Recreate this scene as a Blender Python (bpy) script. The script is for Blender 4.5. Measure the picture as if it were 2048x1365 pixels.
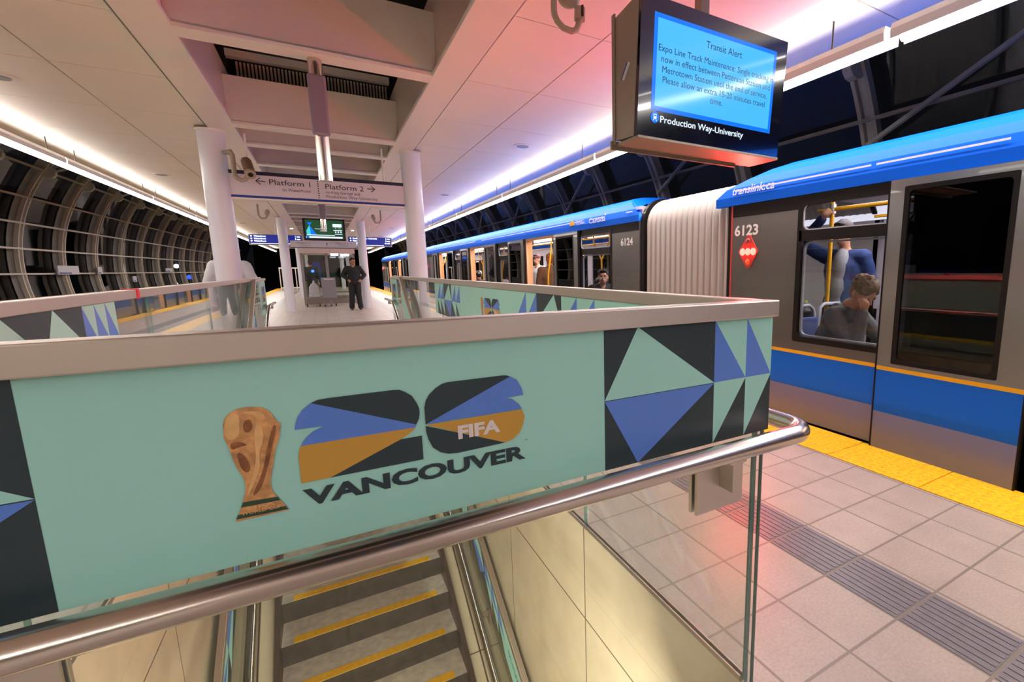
import bpy, math, random
from mathutils import Vector, Matrix
R = math.radians
scene = bpy.context.scene
for o in list(bpy.data.objects): bpy.data.objects.remove(o)
C = scene.collection

# ---------------------------------------------------------------- camera
cam_data = bpy.data.cameras.new('camera'); cam = bpy.data.objects.new('camera', cam_data); C.objects.link(cam)
cam_data.sensor_width = 36; cam_data.lens = 951.4/2048*36
cam_data.shift_x = (1024-1234.5)/2048; cam_data.shift_y = (689.5-682.5)/2048
cam_data.clip_start = .02; cam_data.clip_end = 400
cam.matrix_world = Matrix.Translation((0, 0, 1.32)) @ Matrix.Rotation(R(-31.328), 4, 'Z') @ Matrix.Rotation(R(80.986), 4, 'X') @ Matrix.Rotation(R(-.382), 4, 'Z')
scene.camera = cam
# ---------------------------------------------------------------- world, exposure, big lights
world = bpy.data.worlds.new('night'); scene.world = world; world.use_nodes = True
world.node_tree.nodes['Background'].inputs[0].default_value = (.013, .014, .018, 1)
world.node_tree.nodes['Background'].inputs[1].default_value = .35
vs = scene.view_settings; vs.view_transform = 'Standard'; vs.look = 'None'; vs.exposure = 0.12; vs.gamma = 1; vs.use_curve_mapping = False
TUBE_E = 15.0         # fluorescent tubes along both platform edges
TUBE_COL = (1.0, .93, .87)
AREA_UP = 4.5  # watts per metre of the added ceiling fill
AREA_W = 12.0         # watts per metre of fluorescent trough, cast by the trough lights below
def area(name, loc, rot, sx, sy, energy, color):
    l = bpy.data.lights.new(name, 'AREA'); l.shape = 'RECTANGLE'; l.size = sx; l.size_y = sy; l.energy = energy; l.color = color
    o = bpy.data.objects.new(name, l); C.objects.link(o); o.location = loc; o.rotation_euler = rot
    return o

# ---------------------------------------------------------------- materials
def lin(c):
    if isinstance(c, str): c = [int(c[i:i+2], 16)/255 for i in (0, 2, 4)]
    return tuple((v/12.92 if v <= .04045 else ((v+.055)/1.055)**2.4) for v in c)
def mat(name, col, rough=.5, metal=0, emit=None, es=0, noise=0, nscale=8, bump=0, bscale=60, spec=.5, coat=0, stretch=None, rnoise=0):
    m = bpy.data.materials.new(name); m.use_nodes = True; nt = m.node_tree; b = nt.nodes['Principled BSDF']
    c = lin(col) + (1,)
    b.inputs['Base Color'].default_value = c; b.inputs['Roughness'].default_value = rough; b.inputs['Metallic'].default_value = metal
    b.inputs['Specular IOR Level'].default_value = spec; b.inputs['Coat Weight'].default_value = coat
    if emit: b.inputs['Emission Color'].default_value = lin(emit)+(1,); b.inputs['Emission Strength'].default_value = es
    tc = nt.nodes.new('ShaderNodeTexCoord'); mp = nt.nodes.new('ShaderNodeMapping'); nt.links.new(tc.outputs['Object'], mp.inputs[0])
    if stretch: mp.inputs['Scale'].default_value = stretch
    if noise or rnoise:
        n = nt.nodes.new('ShaderNodeTexNoise'); n.inputs['Scale'].default_value = nscale; n.inputs['Detail'].default_value = 5
        nt.links.new(mp.outputs[0], n.inputs['Vector'])
    if noise:
        r = nt.nodes.new('ShaderNodeMapRange'); r.inputs[1].default_value = .3; r.inputs[2].default_value = .7; r.inputs[3].default_value = 1-noise; r.inputs[4].default_value = 1+noise
        nt.links.new(n.outputs[0], r.inputs[0])
        mx = nt.nodes.new('ShaderNodeVectorMath'); mx.operation = 'SCALE'; mx.inputs[0].default_value = c[:3]
        nt.links.new(r.outputs[0], mx.inputs['Scale']); nt.links.new(mx.outputs[0], b.inputs['Base Color'])
    if rnoise:
        r2 = nt.nodes.new('ShaderNodeMapRange'); r2.inputs[1].default_value = .3; r2.inputs[2].default_value = .7; r2.inputs[3].default_value = max(0, rough-rnoise); r2.inputs[4].default_value = rough+rnoise
        nt.links.new(n.outputs[0], r2.inputs[0]); nt.links.new(r2.outputs[0], b.inputs['Roughness'])
    if bump:
        n2 = nt.nodes.new('ShaderNodeTexNoise'); n2.inputs['Scale'].default_value = bscale; nt.links.new(mp.outputs[0], n2.inputs['Vector'])
        bp = nt.nodes.new('ShaderNodeBump'); bp.inputs['Strength'].default_value = bump; bp.inputs['Distance'].default_value = .01
        nt.links.new(n2.outputs[0], bp.inputs['Height']); nt.links.new(bp.outputs[0], b.inputs['Normal'])
    return m
def glass_mat(name, tint=(1, 1, 1), refl=1.0, film=0.0, rough=.0):
    # thin pane: tinted see-through plus a fresnel mirror reflection
    m = bpy.data.materials.new(name); m.use_nodes = True; nt = m.node_tree; nt.nodes.clear()
    out = nt.nodes.new('ShaderNodeOutputMaterial'); tr = nt.nodes.new('ShaderNodeBsdfTransparent'); gl = nt.nodes.new('ShaderNodeBsdfGlossy')
    tr.inputs[0].default_value = tint+(1,); gl.inputs['Roughness'].default_value = rough
    lw = nt.nodes.new('ShaderNodeLayerWeight'); lw.inputs[0].default_value = .5      # Schlick curve, same from both faces
    pw = nt.nodes.new('ShaderNodeMath'); pw.operation = 'POWER'; pw.inputs[1].default_value = 4.5; nt.links.new(lw.outputs['Facing'], pw.inputs[0])
    mu = nt.nodes.new('ShaderNodeMath'); mu.operation = 'MULTIPLY_ADD'; mu.inputs[1].default_value = .9*refl; mu.inputs[2].default_value = .045*refl; mu.use_clamp = True
    nt.links.new(pw.outputs[0], mu.inputs[0])
    mx = nt.nodes.new('ShaderNodeMixShader'); nt.links.new(mu.outputs[0], mx.inputs[0]); nt.links.new(tr.outputs[0], mx.inputs[1]); nt.links.new(gl.outputs[0], mx.inputs[2])
    nt.links.new(mx.outputs[0], out.inputs[0])
    return m
def tile_mat(name, col, line, x0, px, y0, py, w=.011, rough=.4, axes='XY', spk=.12):
    m = bpy.data.materials.new(name); m.use_nodes = True; nt = m.node_tree; b = nt.nodes['Principled BSDF']; b.inputs['Roughness'].default_value = rough
    tc = nt.nodes.new('ShaderNodeTexCoord'); sp = nt.nodes.new('ShaderNodeSeparateXYZ'); nt.links.new(tc.outputs['Object'], sp.inputs[0])
    ms = []; cells = []
    for ax, o0, p in ((axes[0], x0, px), (axes[1], y0, py)):
        s = nt.nodes.new('ShaderNodeMath'); s.operation = 'SUBTRACT'; nt.links.new(sp.outputs[ax], s.inputs[0]); s.inputs[1].default_value = o0
        d = nt.nodes.new('ShaderNodeMath'); d.operation = 'DIVIDE'; nt.links.new(s.outputs[0], d.inputs[0]); d.inputs[1].default_value = p
        f = nt.nodes.new('ShaderNodeMath'); f.operation = 'FLOOR'; nt.links.new(d.outputs[0], f.inputs[0]); cells.append(f)
        fr = nt.nodes.new('ShaderNodeMath'); fr.operation = 'SUBTRACT'; nt.links.new(d.outputs[0], fr.inputs[0]); nt.links.new(f.outputs[0], fr.inputs[1])
        a = nt.nodes.new('ShaderNodeMath'); a.operation = 'SUBTRACT'; nt.links.new(fr.outputs[0], a.inputs[0]); a.inputs[1].default_value = .5
        a2 = nt.nodes.new('ShaderNodeMath'); a2.operation = 'ABSOLUTE'; nt.links.new(a.outputs[0], a2.inputs[0])
        g = nt.nodes.new('ShaderNodeMath'); g.operation = 'GREATER_THAN'; nt.links.new(a2.outputs[0], g.inputs[0]); g.inputs[1].default_value = .5-w/p/2
        ms.append(g)
    mxm = nt.nodes.new('ShaderNodeMath'); mxm.operation = 'MAXIMUM'; nt.links.new(ms[0].outputs[0], mxm.inputs[0]); nt.links.new(ms[1].outputs[0], mxm.inputs[1])
    cx = nt.nodes.new('ShaderNodeCombineXYZ'); nt.links.new(cells[0].outputs[0], cx.inputs[0]); nt.links.new(cells[1].outputs[0], cx.inputs[1])
    wn = nt.nodes.new('ShaderNodeTexWhiteNoise'); nt.links.new(cx.outputs[0], wn.inputs['Vector'])
    no = nt.nodes.new('ShaderNodeTexNoise'); no.inputs['Scale'].default_value = 90; no.inputs['Detail'].default_value = 4; nt.links.new(tc.outputs['Object'], no.inputs['Vector'])
    n3 = nt.nodes.new('ShaderNodeTexNoise'); n3.inputs['Scale'].default_value = 5; n3.inputs['Detail'].default_value = 6; nt.links.new(tc.outputs['Object'], n3.inputs['Vector'])
    r1 = nt.nodes.new('ShaderNodeMapRange'); r1.inputs[1].default_value = .25; r1.inputs[2].default_value = .75; r1.inputs[3].default_value = 1-spk; r1.inputs[4].default_value = 1+spk; nt.links.new(no.outputs[0], r1.inputs[0])
    r2 = nt.nodes.new('ShaderNodeMapRange'); r2.inputs[3].default_value = .95; r2.inputs[4].default_value = 1.05; nt.links.new(wn.outputs[0], r2.inputs[0])
    r3 = nt.nodes.new('ShaderNodeMapRange'); r3.inputs[1].default_value = .3; r3.inputs[2].default_value = .7; r3.inputs[3].default_value = .93; r3.inputs[4].default_value = 1.06; nt.links.new(n3.outputs[0], r3.inputs[0])
    m1 = nt.nodes.new('ShaderNodeMath'); m1.operation = 'MULTIPLY'; nt.links.new(r1.outputs[0], m1.inputs[0]); nt.links.new(r2.outputs[0], m1.inputs[1])
    m2 = nt.nodes.new('ShaderNodeMath'); m2.operation = 'MULTIPLY'; nt.links.new(m1.outputs[0], m2.inputs[0]); nt.links.new(r3.outputs[0], m2.inputs[1])
    sc = nt.nodes.new('ShaderNodeVectorMath'); sc.operation = 'SCALE'; sc.inputs[0].default_value = lin(col); nt.links.new(m2.outputs[0], sc.inputs['Scale'])
    mc = nt.nodes.new('ShaderNodeMix'); mc.data_type = 'RGBA'; nt.links.new(mxm.outputs[0], mc.inputs['Factor']); nt.links.new(sc.outputs[0], mc.inputs['A']); mc.inputs['B'].default_value = lin(line)+(1,)
    nt.links.new(mc.outputs['Result'], b.inputs['Base Color'])
    bp = nt.nodes.new('ShaderNodeBump'); bp.inputs['Strength'].default_value = .25; bp.inputs['Distance'].default_value = .002
    iv = nt.nodes.new('ShaderNodeMath'); iv.operation = 'SUBTRACT'; iv.inputs[0].default_value = 1; nt.links.new(mxm.outputs[0], iv.inputs[1]); nt.links.new(iv.outputs[0], bp.inputs['Height']); nt.links.new(bp.outputs[0], b.inputs['Normal'])
    return m
def dome_mat(name, col):
    m = mat(name, col, .6, noise=.22, nscale=40); nt = m.node_tree; b = nt.nodes['Principled BSDF']
    tc = nt.nodes.new('ShaderNodeTexCoord'); v = nt.nodes.new('ShaderNodeTexVoronoi'); v.inputs['Randomness'].default_value = 0; v.inputs['Scale'].default_value = 20
    nt.links.new(tc.outputs['Object'], v.inputs['Vector'])
    r = nt.nodes.new('ShaderNodeMapRange'); r.inputs[1].default_value = .18; r.inputs[2].default_value = .34; r.inputs[3].default_value = 1; r.inputs[4].default_value = 0; nt.links.new(v.outputs[0], r.inputs[0])
    bp = nt.nodes.new('ShaderNodeBump'); bp.inputs['Distance'].default_value = .006; bp.inputs['Strength'].default_value = .9; nt.links.new(r.outputs[0], bp.inputs['Height']); nt.links.new(bp.outputs[0], b.inputs['Normal'])
    return m
M = {}
M['tile'] = tile_mat('floor_tile', 'a89c94', '7d756d', 1.445, .2967, .835, .3067)
M['guide'] = mat('guide_strip', '77737a', .34, noise=.1, nscale=30)
M['yellow_dome'] = dome_mat('tactile_yellow', 'f2b400')
M['ceil'] = mat('ceiling_panel', 'f0e6da', .42, noise=.03, nscale=1.5, bump=.02)
M['beam'] = mat('beam_paint', 'efe4da', .4, noise=.02, nscale=3)
M['dark'] = mat('dark_void', '0c0b0c', .7)
M['groove'] = mat('groove', '4a3f36', .7)
M['col'] = mat('column_paint', 'e0dee8', .3, noise=.02, nscale=3)
M['steel'] = mat('brushed_steel', 'd2c8bc', .42, 1, noise=.015, nscale=3)
M['chrome'] = mat('polished_steel', 'd0c6bc', .22, 1, noise=.015, nscale=4)
M['steel_dull'] = mat('dull_steel', '9c9084', .42, .7, noise=.06, nscale=9)
M['mint'] = mat('mint_film', 'a2dccf', .42, noise=.02, nscale=2)
M['navy'] = mat('dark_film', '283a40', .4, noise=.05, nscale=5)
M['blue'] = mat('blue_film', '5a85da', .42)
M['gold'] = mat('gold_film', 'cb9a3c', .42)
M['white'] = mat('white_film', 'e6dcd8', .45)
M['trophy'] = mat('trophy_print', 'd29a62', .4, noise=.35, nscale=60)
M['trophy2'] = mat('trophy_print_dark', '935c34', .4, noise=.35, nscale=70)
M['trophy3'] = mat('trophy_print_light', 'e8b878', .4, noise=.12, nscale=40)
M['tgreen'] = mat('trophy_base_green', '2b4a36', .4, noise=.2, nscale=60)
M['glass'] = glass_mat('clear_glass', (.93, .965, .94), 1.0)
M['glass_train'] = glass_mat('train_window_glass', (.80, .80, .82), .8)
M['glass_leaf'] = glass_mat('door_leaf_glass', (.17, .17, .19), 1.4)
M['glass_night'] = glass_mat('skin_glass', (.5, .5, .55), 1.0, rough=.03)
M['glass_edge'] = mat('glass_edge', '5f7f76', .1)
M['wallpanel'] = tile_mat('stairwell_panel', 'c9bba0', '6b5f50', 2.048, 1.22, -.53, 1.3, w=.010, rough=.22, axes='YZ', spk=.01)
M['step'] = mat('stair_tread_lit', 'cfc3b4', .7, noise=.2, nscale=14, bump=.2, bscale=120)  # lightened so treads look lit beside the risers
M['riser'] = mat('stair_riser_shaded', '4e483f', .75, noise=.22, nscale=10)  # riser shade painted in as a darker base colour
M['nosing'] = mat('nosing_yellow', 'ffc000', .55, noise=.12, nscale=30)
M['skirt'] = mat('stair_skirt', '4f4034', .4, noise=.15, nscale=6)
M['tube'] = mat('lamp_tube', 'ffffff', .5, emit=(.99, .975, .96), es=TUBE_E)
M['trough'] = mat('lamp_trough', 'd8d2cc', .35)
M['black'] = mat('black_plastic', '101012', .3)
M['blackmatt'] = mat('black_matt', '161517', .7, noise=.1)
M['tvbez'] = mat('screen_bezel', '0a0c1c', .12, coat=1)
M['tvcase'] = mat('screen_case', '948877', .4, .3, noise=.08, nscale=5)
M['scr_blue'] = mat('screen_blue', '000000', .12, spec=.22, emit='1678ff', es=1.0)
M['scr_cyan'] = mat('screen_cyan', '000000', .10, spec=.22, emit='4cbcff', es=1.0)
M['scr_text'] = mat('screen_text', '000000', .2, spec=.2, emit='173a70', es=.8)
M['scr_white'] = mat('screen_white', '000000', .3, emit='d8ecff', es=1.2)
M['scr_ltblue'] = mat('screen_light_blue', '000000', .3, emit='64b4ff', es=1.1)
M['scr_green'] = mat('screen_green', '000000', .3, emit='1d4a2c', es=.9)
M['scr_teal'] = mat('screen_teal', '000000', .3, emit='46d8e0', es=.9)
M['led_bg'] = mat('led_board_blue', '000000', .3, emit='12208c', es=.9)
M['led_tx'] = mat('led_letters', '000000', .3, emit='e0ecff', es=2.6)
M['sign'] = mat('sign_white', 'd8cdd6', .35)
M['signblue'] = mat('sign_blue', '1c3690', .35)
M['signnavy'] = mat('sign_navy', '22203a', .35)
M['signtx'] = mat('sign_text', '2a2238', .5)
M['signtx2'] = mat('sign_text_grey', '5b5366', .5)
M['camgrey'] = mat('cctv_grey', 'a89884', .45)
M['cambrown'] = mat('cctv_brown', '7a5f48', .45)
M['pendplate'] = mat('pendant_plate', '8c7886', .4)
M['tr_grey'] = mat('train_grey', '77726e', .30, .65, noise=.04, nscale=3, stretch=(1, .1, 4), coat=.3)
M['tr_light'] = mat('train_door_grey', '8d8c8b', .28, .6, coat=.3)
M['tr_dark'] = mat('train_black', '17110f', .4, spec=.25)
M['tr_blue'] = mat('train_blue', '006ae6', .32, spec=.35)
M['tr_roof'] = mat('train_roof_blue', '0064ea', .55, spec=.15)
M['tr_skirt'] = mat('train_skirt', '7a7fae', .25, .15, coat=.6)
M['tr_yellow'] = mat('train_yellow', 'f5b312', .35)
M['tr_white'] = mat('train_white', 'f2f2f0', .4)
M['bellows'] = mat('bellows_rubber', 'b0aaa6', .6)
M['tr_in'] = mat('train_interior', 'c6bfca', .5)
M['tr_floor'] = mat('train_floor', '4a4648', .6)
M['tr_warm'] = mat('door_jamb_warmlit', 'd9a583', .4)  # peach tone puts the warm doorway light into the jamb colour
M['yrail'] = mat('yellow_grab_rail', 'e8a90c', .3, coat=.4)
M['seat'] = mat('seat_blue', '4d5f96', .7, noise=.1)
M['seatw'] = mat('seat_shell', 'b8bcc8', .4)
M['tr_lamp'] = mat('train_lamp', 'ffffff', .5, emit=(1, .95, .88), es=9)
M['tr_lampw'] = mat('doorway_lamp', 'ffffff', .5, emit=(1, .80, .55), es=14)
M['ad'] = mat('lit_advert', 'ffffff', .5, emit=(.93, .94, 1), es=1.1)
M['red_on'] = mat('tail_lamp_lit', 'ff2020', .4, emit=(1, .10, .08), es=60)
M['red_core'] = mat('tail_lamp_core', 'ffffff', .4, emit=(1, .55, .5), es=40)
M['red_off'] = mat('tail_lamp_red', '8a0f10', .15, coat=1)
M['amber'] = mat('tail_lamp_amber', 'd0460a', .15, emit='ff4a08', es=.5, coat=1)
M['red_plate'] = mat('tail_lamp_plate', 'c8463f', .35)
M['red_tag'] = mat('red_clip', 'e01818', .4)
M['rib'] = mat('rib_paint', 'cdc6bd', .45, noise=.05, nscale=4)
M['ribflange'] = mat('rib_flange', 'c2b6a4', .4)
M['conc'] = mat('concrete', '6a6560', .8, noise=.15, nscale=3)
M['track'] = mat('track_bed', '2b2a2a', .9, noise=.3, nscale=6)
M['bldg'] = mat('night_building', '3c3a3a', .8, noise=.2, nscale=.6)
M['bwin'] = mat('lit_window', '000000', .5, emit='c8ccc8', es=.35)
M['lampw'] = mat('far_lamp_white', '000000', .5, emit='e8f0ff', es=8)
M['lampb'] = mat('far_lamp_blue', '000000', .5, emit='2050ff', es=6)
M['louver'] = mat('louvre', 'c9c0b2', .5)
M['skin'] = mat('skin', 'c98f72', .5, noise=.05, nscale=12)
M['skin2'] = mat('skin_tan', 'a8704f', .5, noise=.05, nscale=12)
M['hair_b'] = mat('hair_black', '16100e', .6, noise=.3, nscale=60, bump=.6, bscale=80)
M['hair_br'] = mat('hair_brown', '7a5f45', .7, noise=.35, nscale=70, bump=.8, bscale=70)
M['hair_bl'] = mat('hair_blond', 'c9a97a', .7, noise=.25, nscale=60, bump=.5, bscale=80)
M['hair_gr'] = mat('hair_ginger', '8a5535', .7, noise=.25, nscale=60, bump=.5, bscale=80)
M['cl_black'] = mat('cloth_black', '1b1a1e', .8, noise=.15, nscale=20)
M['cl_grey'] = mat('cloth_grey', '6f6f74', .9, noise=.12, nscale=25, bump=.2, bscale=150)
M['cl_blue'] = mat('cloth_blue', '1a3268', .85, noise=.15, nscale=10)
M['cl_tee'] = mat('cloth_tee', '84868e', .85, noise=.08, nscale=12)
M['cl_white'] = mat('cloth_white', 'c4c2c6', .8, noise=.05, nscale=8)
M['cl_cap'] = mat('cloth_cap', '4a4348', .8)
M['cl_brown'] = mat('cloth_brown', '6b5144', .8, noise=.1)
M['cl_red'] = mat('cloth_dark_red', '6a3a3e', .8)
M['eye'] = mat('eye', '1a1210', .2)
M['lip'] = mat('lip', '8f4f44', .5)
M['greypl'] = mat('grey_plastic', '88868e', .5)
M['frame'] = mat('frame_grey', '8d8684', .4, .4)
M['paper'] = mat('paper_sign', 'c9c6cc', .5)
M['bag'] = mat('white_bag', 'bdbcc0', .6, noise=.1)
M['green'] = mat('bottle_cap_green', 'a8c82a', .5)

# ---------------------------------------------------------------- mesh builder
class MB:
    def __init__(s): s.v = []; s.f = []; s.m = []; s.sm = []
    def add(s, vs, fs, m=0, sm=False):
        n = len(s.v); s.v += [tuple(v) for v in vs]
        for f in fs: s.f.append([i+n for i in f]); s.m.append(m); s.sm.append(sm)
        return s
    def box(s, x0, x1, y0, y1, z0, z1, m=0):
        v = [(x, y, z) for x in (x0, x1) for y in (y0, y1) for z in (z0, z1)]
        return s.add(v, [(0, 1, 3, 2), (4, 6, 7, 5), (0, 4, 5, 1), (2, 3, 7, 6), (0, 2, 6, 4), (1, 5, 7, 3)], m)
    def tube(s, pts, r, n=12, m=0, caps=True, rs=None, sm=True):
        pts = [Vector(p) for p in pts]; rings = []; up = None
        for i, p in enumerate(pts):
            t = (pts[min(i+1, len(pts)-1)]-pts[max(i-1, 0)]).normalized()
            if up is None: up = Vector((0, 0, 1)) if abs(t.z) < .9 else Vector((1, 0, 0))
            a = (up - t*up.dot(t)).normalized(); b = t.cross(a); up = a
            rr = rs[i] if rs else r
            rings.append([p+(a*math.cos(2*math.pi*k/n)+b*math.sin(2*math.pi*k/n))*rr for k in range(n)])
        v = [q for g in rings for q in g]; f = []
        for i in range(len(pts)-1):
            for k in range(n): f.append((i*n+k, i*n+(k+1) % n, (i+1)*n+(k+1) % n, (i+1)*n+k))
        s.add(v, f, m, sm)
        if caps: s.add(rings[0], [tuple(range(n))[::-1]], m); s.add(rings[-1], [tuple(range(n))], m)
        return s
    def bar(s, a, b, w, h, m=0, up=(0, 0, 1)):
        a = Vector(a); b = Vector(b); t = (b-a).normalized(); u = Vector(up); side = t.cross(u).normalized(); u = side.cross(t)
        v = [p+side*(i*w/2)+u*(j*h/2) for p in (a, b) for i, j in ((-1, -1), (1, -1), (1, 1), (-1, 1))]
        return s.add(v, [(0, 3, 2, 1), (4, 5, 6, 7), (0, 1, 5, 4), (1, 2, 6, 5), (2, 3, 7, 6), (3, 0, 4, 7)], m)
    def ell(s, c, r, m=0, nu=16, nv=10, mtx=None):
        v = []; f = []
        for j in range(nv+1):
            th = math.pi*j/nv
            for i in range(nu):
                ph = 2*math.pi*i/nu; p = Vector((r[0]*math.sin(th)*math.cos(ph), r[1]*math.sin(th)*math.sin(ph), r[2]*math.cos(th)))
                if mtx: p = mtx @ p
                v.append(p+Vector(c))
        for j in range(nv):
            for i in range(nu): f.append((j*nu+i, (j+1)*nu+i, (j+1)*nu+(i+1) % nu, j*nu+(i+1) % nu))
        return s.add(v, f, m, True)
    def cap(s, a, b, ra, rb, m=0, n=12):
        a = Vector(a); b = Vector(b); d = b-a; L = d.length; t = d/max(L, 1e-6); pts = []; rs = []
        for k in range(5): q = math.pi/2*k/4; pts.append(a-t*ra*math.cos(q)); rs.append(max(1e-4, ra*math.sin(q)))
        for k in range(5): q = math.pi/2*k/4; pts.append(b+t*rb*math.sin(q)); rs.append(max(1e-4, rb*math.cos(q)))
        return s.tube(pts, 1, n, m, True, rs)
    def poly(s, pts, m=0): return s.add(pts, [tuple(range(len(pts)))], m)
    def slab(s, pts, d, m=0):      # prism: 3D polygon pushed along d
        d = Vector(d); a = [Vector(p) for p in pts]; n = len(a)
        return s.add(a+[p+d for p in a], [tuple(range(n))[::-1], tuple(range(n, 2*n))]+[(i, (i+1) % n, (i+1) % n+n, i+n) for i in range(n)], m)
    def extr(s, prof, y0, y1, m=0, closed=True, sm=False, taper=None):
        n = len(prof); ty = taper or (lambda p, y: y)
        v = [(p[0], ty(p, y), p[1]) for y in (y0, y1) for p in prof]; k = n if closed else n-1
        f = [(i, (i+1) % n, (i+1) % n+n, i+n) for i in range(k)]
        s.add(v, f, m, sm)
        if closed: s.add(v[:n], [tuple(range(n))[::-1]], m); s.add(v[n:], [tuple(range(n))], m)
        return s
    def ring(s, y0, y1, z0, z1, t, r, xa, xb, m=0, ro=None):
        # rounded rectangular frame in the yz plane between x=xa and xb
        def rr(y0, y1, z0, z1, r, n=5):
            o = []
            for cy, cz, a0 in ((y1-r, z1-r, 0), (y0+r, z1-r, 90), (y0+r, z0+r, 180), (y1-r, z0+r, 270)):
                for k in range(n): a = R(a0+90*k/(n-1)); o.append((cy+r*math.cos(a), cz+r*math.sin(a)))
            return o
        O = rr(y0, y1, z0, z1, ro if ro is not None else r+t); I = rr(y0+t, y1-t, z0+t, z1-t, r); n = len(O)
        v = [(x, *p) for x in (xa, xb) for P in (O, I) for p in P]; f = []
        for i in range(n):
            j = (i+1) % n; f += [(i, j, n+j, n+i), (2*n+i, 3*n+i, 3*n+j, 2*n+j), (i, 2*n+i, 2*n+j, j), (n+i, n+j, 3*n+j, 3*n+i)]
        return s.add(v, f, m)
    def build(s, name, mats, parent=None, local=False, origin=None, bevel=0, smooth=None):
        if parent is not None and not local: o0 = parent['_o'] if '_o' in parent else (0, 0, 0)
        elif local: o0 = (0, 0, 0)
        elif origin is not None: o0 = origin
        else:
            xs, ys, zs = zip(*s.v); o0 = ((min(xs)+max(xs))/2, (min(ys)+max(ys))/2, min(zs))
        me = bpy.data.meshes.new(name)
        me.from_pydata([(v[0]-o0[0], v[1]-o0[1], v[2]-o0[2]) for v in s.v], [], s.f)
        for mm in (mats if isinstance(mats, (list, tuple)) else [mats]): me.materials.append(M[mm] if isinstance(mm, str) else mm)
        for p, mi, sm in zip(me.polygons, s.m, s.sm): p.material_index = mi; p.use_smooth = sm
        o = bpy.data.objects.new(name, me); C.objects.link(o)
        if parent is None: o.location = o0
        else: o.parent = parent
        o['_o'] = tuple(float(c) for c in o0)
        if bevel:
            b = o.modifiers.new('bevel', 'BEVEL'); b.width = bevel; b.segments = 2; b.limit_method = 'ANGLE'
        return o
def tag(o, label=None, cat=None, group=None, kind=None):
    if label: o['label'] = label
    if cat: o['category'] = cat
    if group: o['group'] = group
    if kind: o['kind'] = kind
    return o
def empty(name, loc, label=None, cat=None, group=None, kind=None, rz=0):
    o = bpy.data.objects.new(name, None); C.objects.link(o); o.location = loc; o.rotation_euler.z = rz; o.empty_display_size = .1
    o['_o'] = tuple(float(c) for c in loc)
    return tag(o, label, cat, group, kind)
def struct(o, label=None, cat=None): o['kind'] = 'structure'; return tag(o, label, cat)
def copy_tree(o, parent=None):
    c = o.copy(); C.objects.link(c); c.parent = parent
    for ch in o.children: copy_tree(ch, c)
    return c
def text_mesh(mb, s, o, rt, up, w=None, h=None, size=None, m=0, align='L', bold=0, shear=0, off=None):
    # letters as flat polygons: o = baseline anchor, rt/up = unit directions, fitted to width w and cap height h
    cu = bpy.data.curves.new('t', 'FONT'); cu.body = s; cu.size = 1; cu.offset = bold; cu.shear = shear; cu.resolution_u = 3
    ob = bpy.data.objects.new('t', cu); C.objects.link(ob); dg = bpy.context.evaluated_depsgraph_get()
    me = bpy.data.meshes.new_from_object(ob.evaluated_get(dg)); vs = [v.co.copy() for v in me.vertices]; fs = [tuple(p.vertices) for p in me.polygons]
    bpy.data.objects.remove(ob); bpy.data.curves.remove(cu); bpy.data.meshes.remove(me)
    if not vs: return
    x0 = min(v.x for v in vs); x1 = max(v.x for v in vs); H = .73
    if size: sx = sy = size
    elif w and h: sx = w/(x1-x0); sy = h/H
    elif w: sx = sy = w/(x1-x0)
    else: sx = sy = h/H
    ax = {'L': x0, 'C': (x0+x1)/2, 'R': x1}[align]; rt = Vector(rt); up = Vector(up); o = Vector(o)
    mb.add([o+rt*((v.x-ax)*sx)+up*(v.y*sy) for v in vs], fs, m)

# ================================================================ STRUCTURE
Y0, Y1 = -14.0, 46.0
XR, XL = 1.035, -.865          # stair opening sides
f = MB()
for a, b, c, d in ((XR+.02, 2.95, Y0, Y1), (-2.75, XL-.02, Y0, Y1), (XL-.02, XR+.02, Y0, .90), (XL-.02, XR+.02, 8.10, Y1)): f.box(a, b, c, d, -.35, 0)
struct(f.build('floor', 'tile', origin=(0, 0, 0)))
for x0, x1, lab in ((2.95, 3.40, 'yellow tactile strip along the platform edge beside the train'), (-3.20, -2.75, 'yellow tactile strip along the empty track at the left platform edge')):
    b = MB(); y = Y0+.03
    while y < Y1: b.box(x0+.002, x1, y+.004, min(y+.61, Y1), -.35, .004); y += .6134
    struct(b.build('platform_edge_strip', 'yellow_dome', origin=(0, 0, 0)), lab, 'tactile strip')
for x0 in (1.745, -1.795):
    b = MB(); k = 0
    while .835+.3067*k < Y1-.4 or k < 0:
        y = .835+.3067*(k-25)
        if y > Y1-.4: break
        b.box(x0, x0+.27, y+.006, y+.30, -.001, .002)
        for j in range(8): b.box(x0+.016+j*.032, x0+.031+j*.032, y+.01, y+.296, .001, .0045)
        k += 1
    struct(b.build('tactile_guide_strip', 'guide', origin=(0, 0, 0)), 'grey ribbed guide strip in the floor %s the stairwell' % ('right of' if x0 > 0 else 'left of'), 'tactile strip')
b = MB().box(3.40, 8, Y0, Y1+30, -1.3, -1.1).box(-8, -3.2, Y0, Y1+30, -1.3, -1.1); struct(b.build('track_bed', 'track', origin=(0, 0, 0)), 'dark track bed below the platform edges', 'track bed')
b = MB().box(3.30, 3.398, Y0, Y1, -1.1, -.36).box(-3.198, -3.1, Y0, Y1, -1.1, -.36); struct(b.build('trim_1', 'conc', origin=(0, 0, 0)))
for x in (-5.2, -3.9): tag(MB().box(x-.035, x+.035, Y0, Y1+20, -1.1, -.93).build('running_rail', 'steel_dull'), 'steel running rail of the empty left track', 'rail', 'running rails of the left track')
struct(MB().box(-6.6, -6.3, Y0, Y1+20, -1.1, .66).box(-6.62, -6.27, Y0, Y1+20, .62, .68).build('wall_left', 'conc', origin=(0, 0, 0)))
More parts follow.
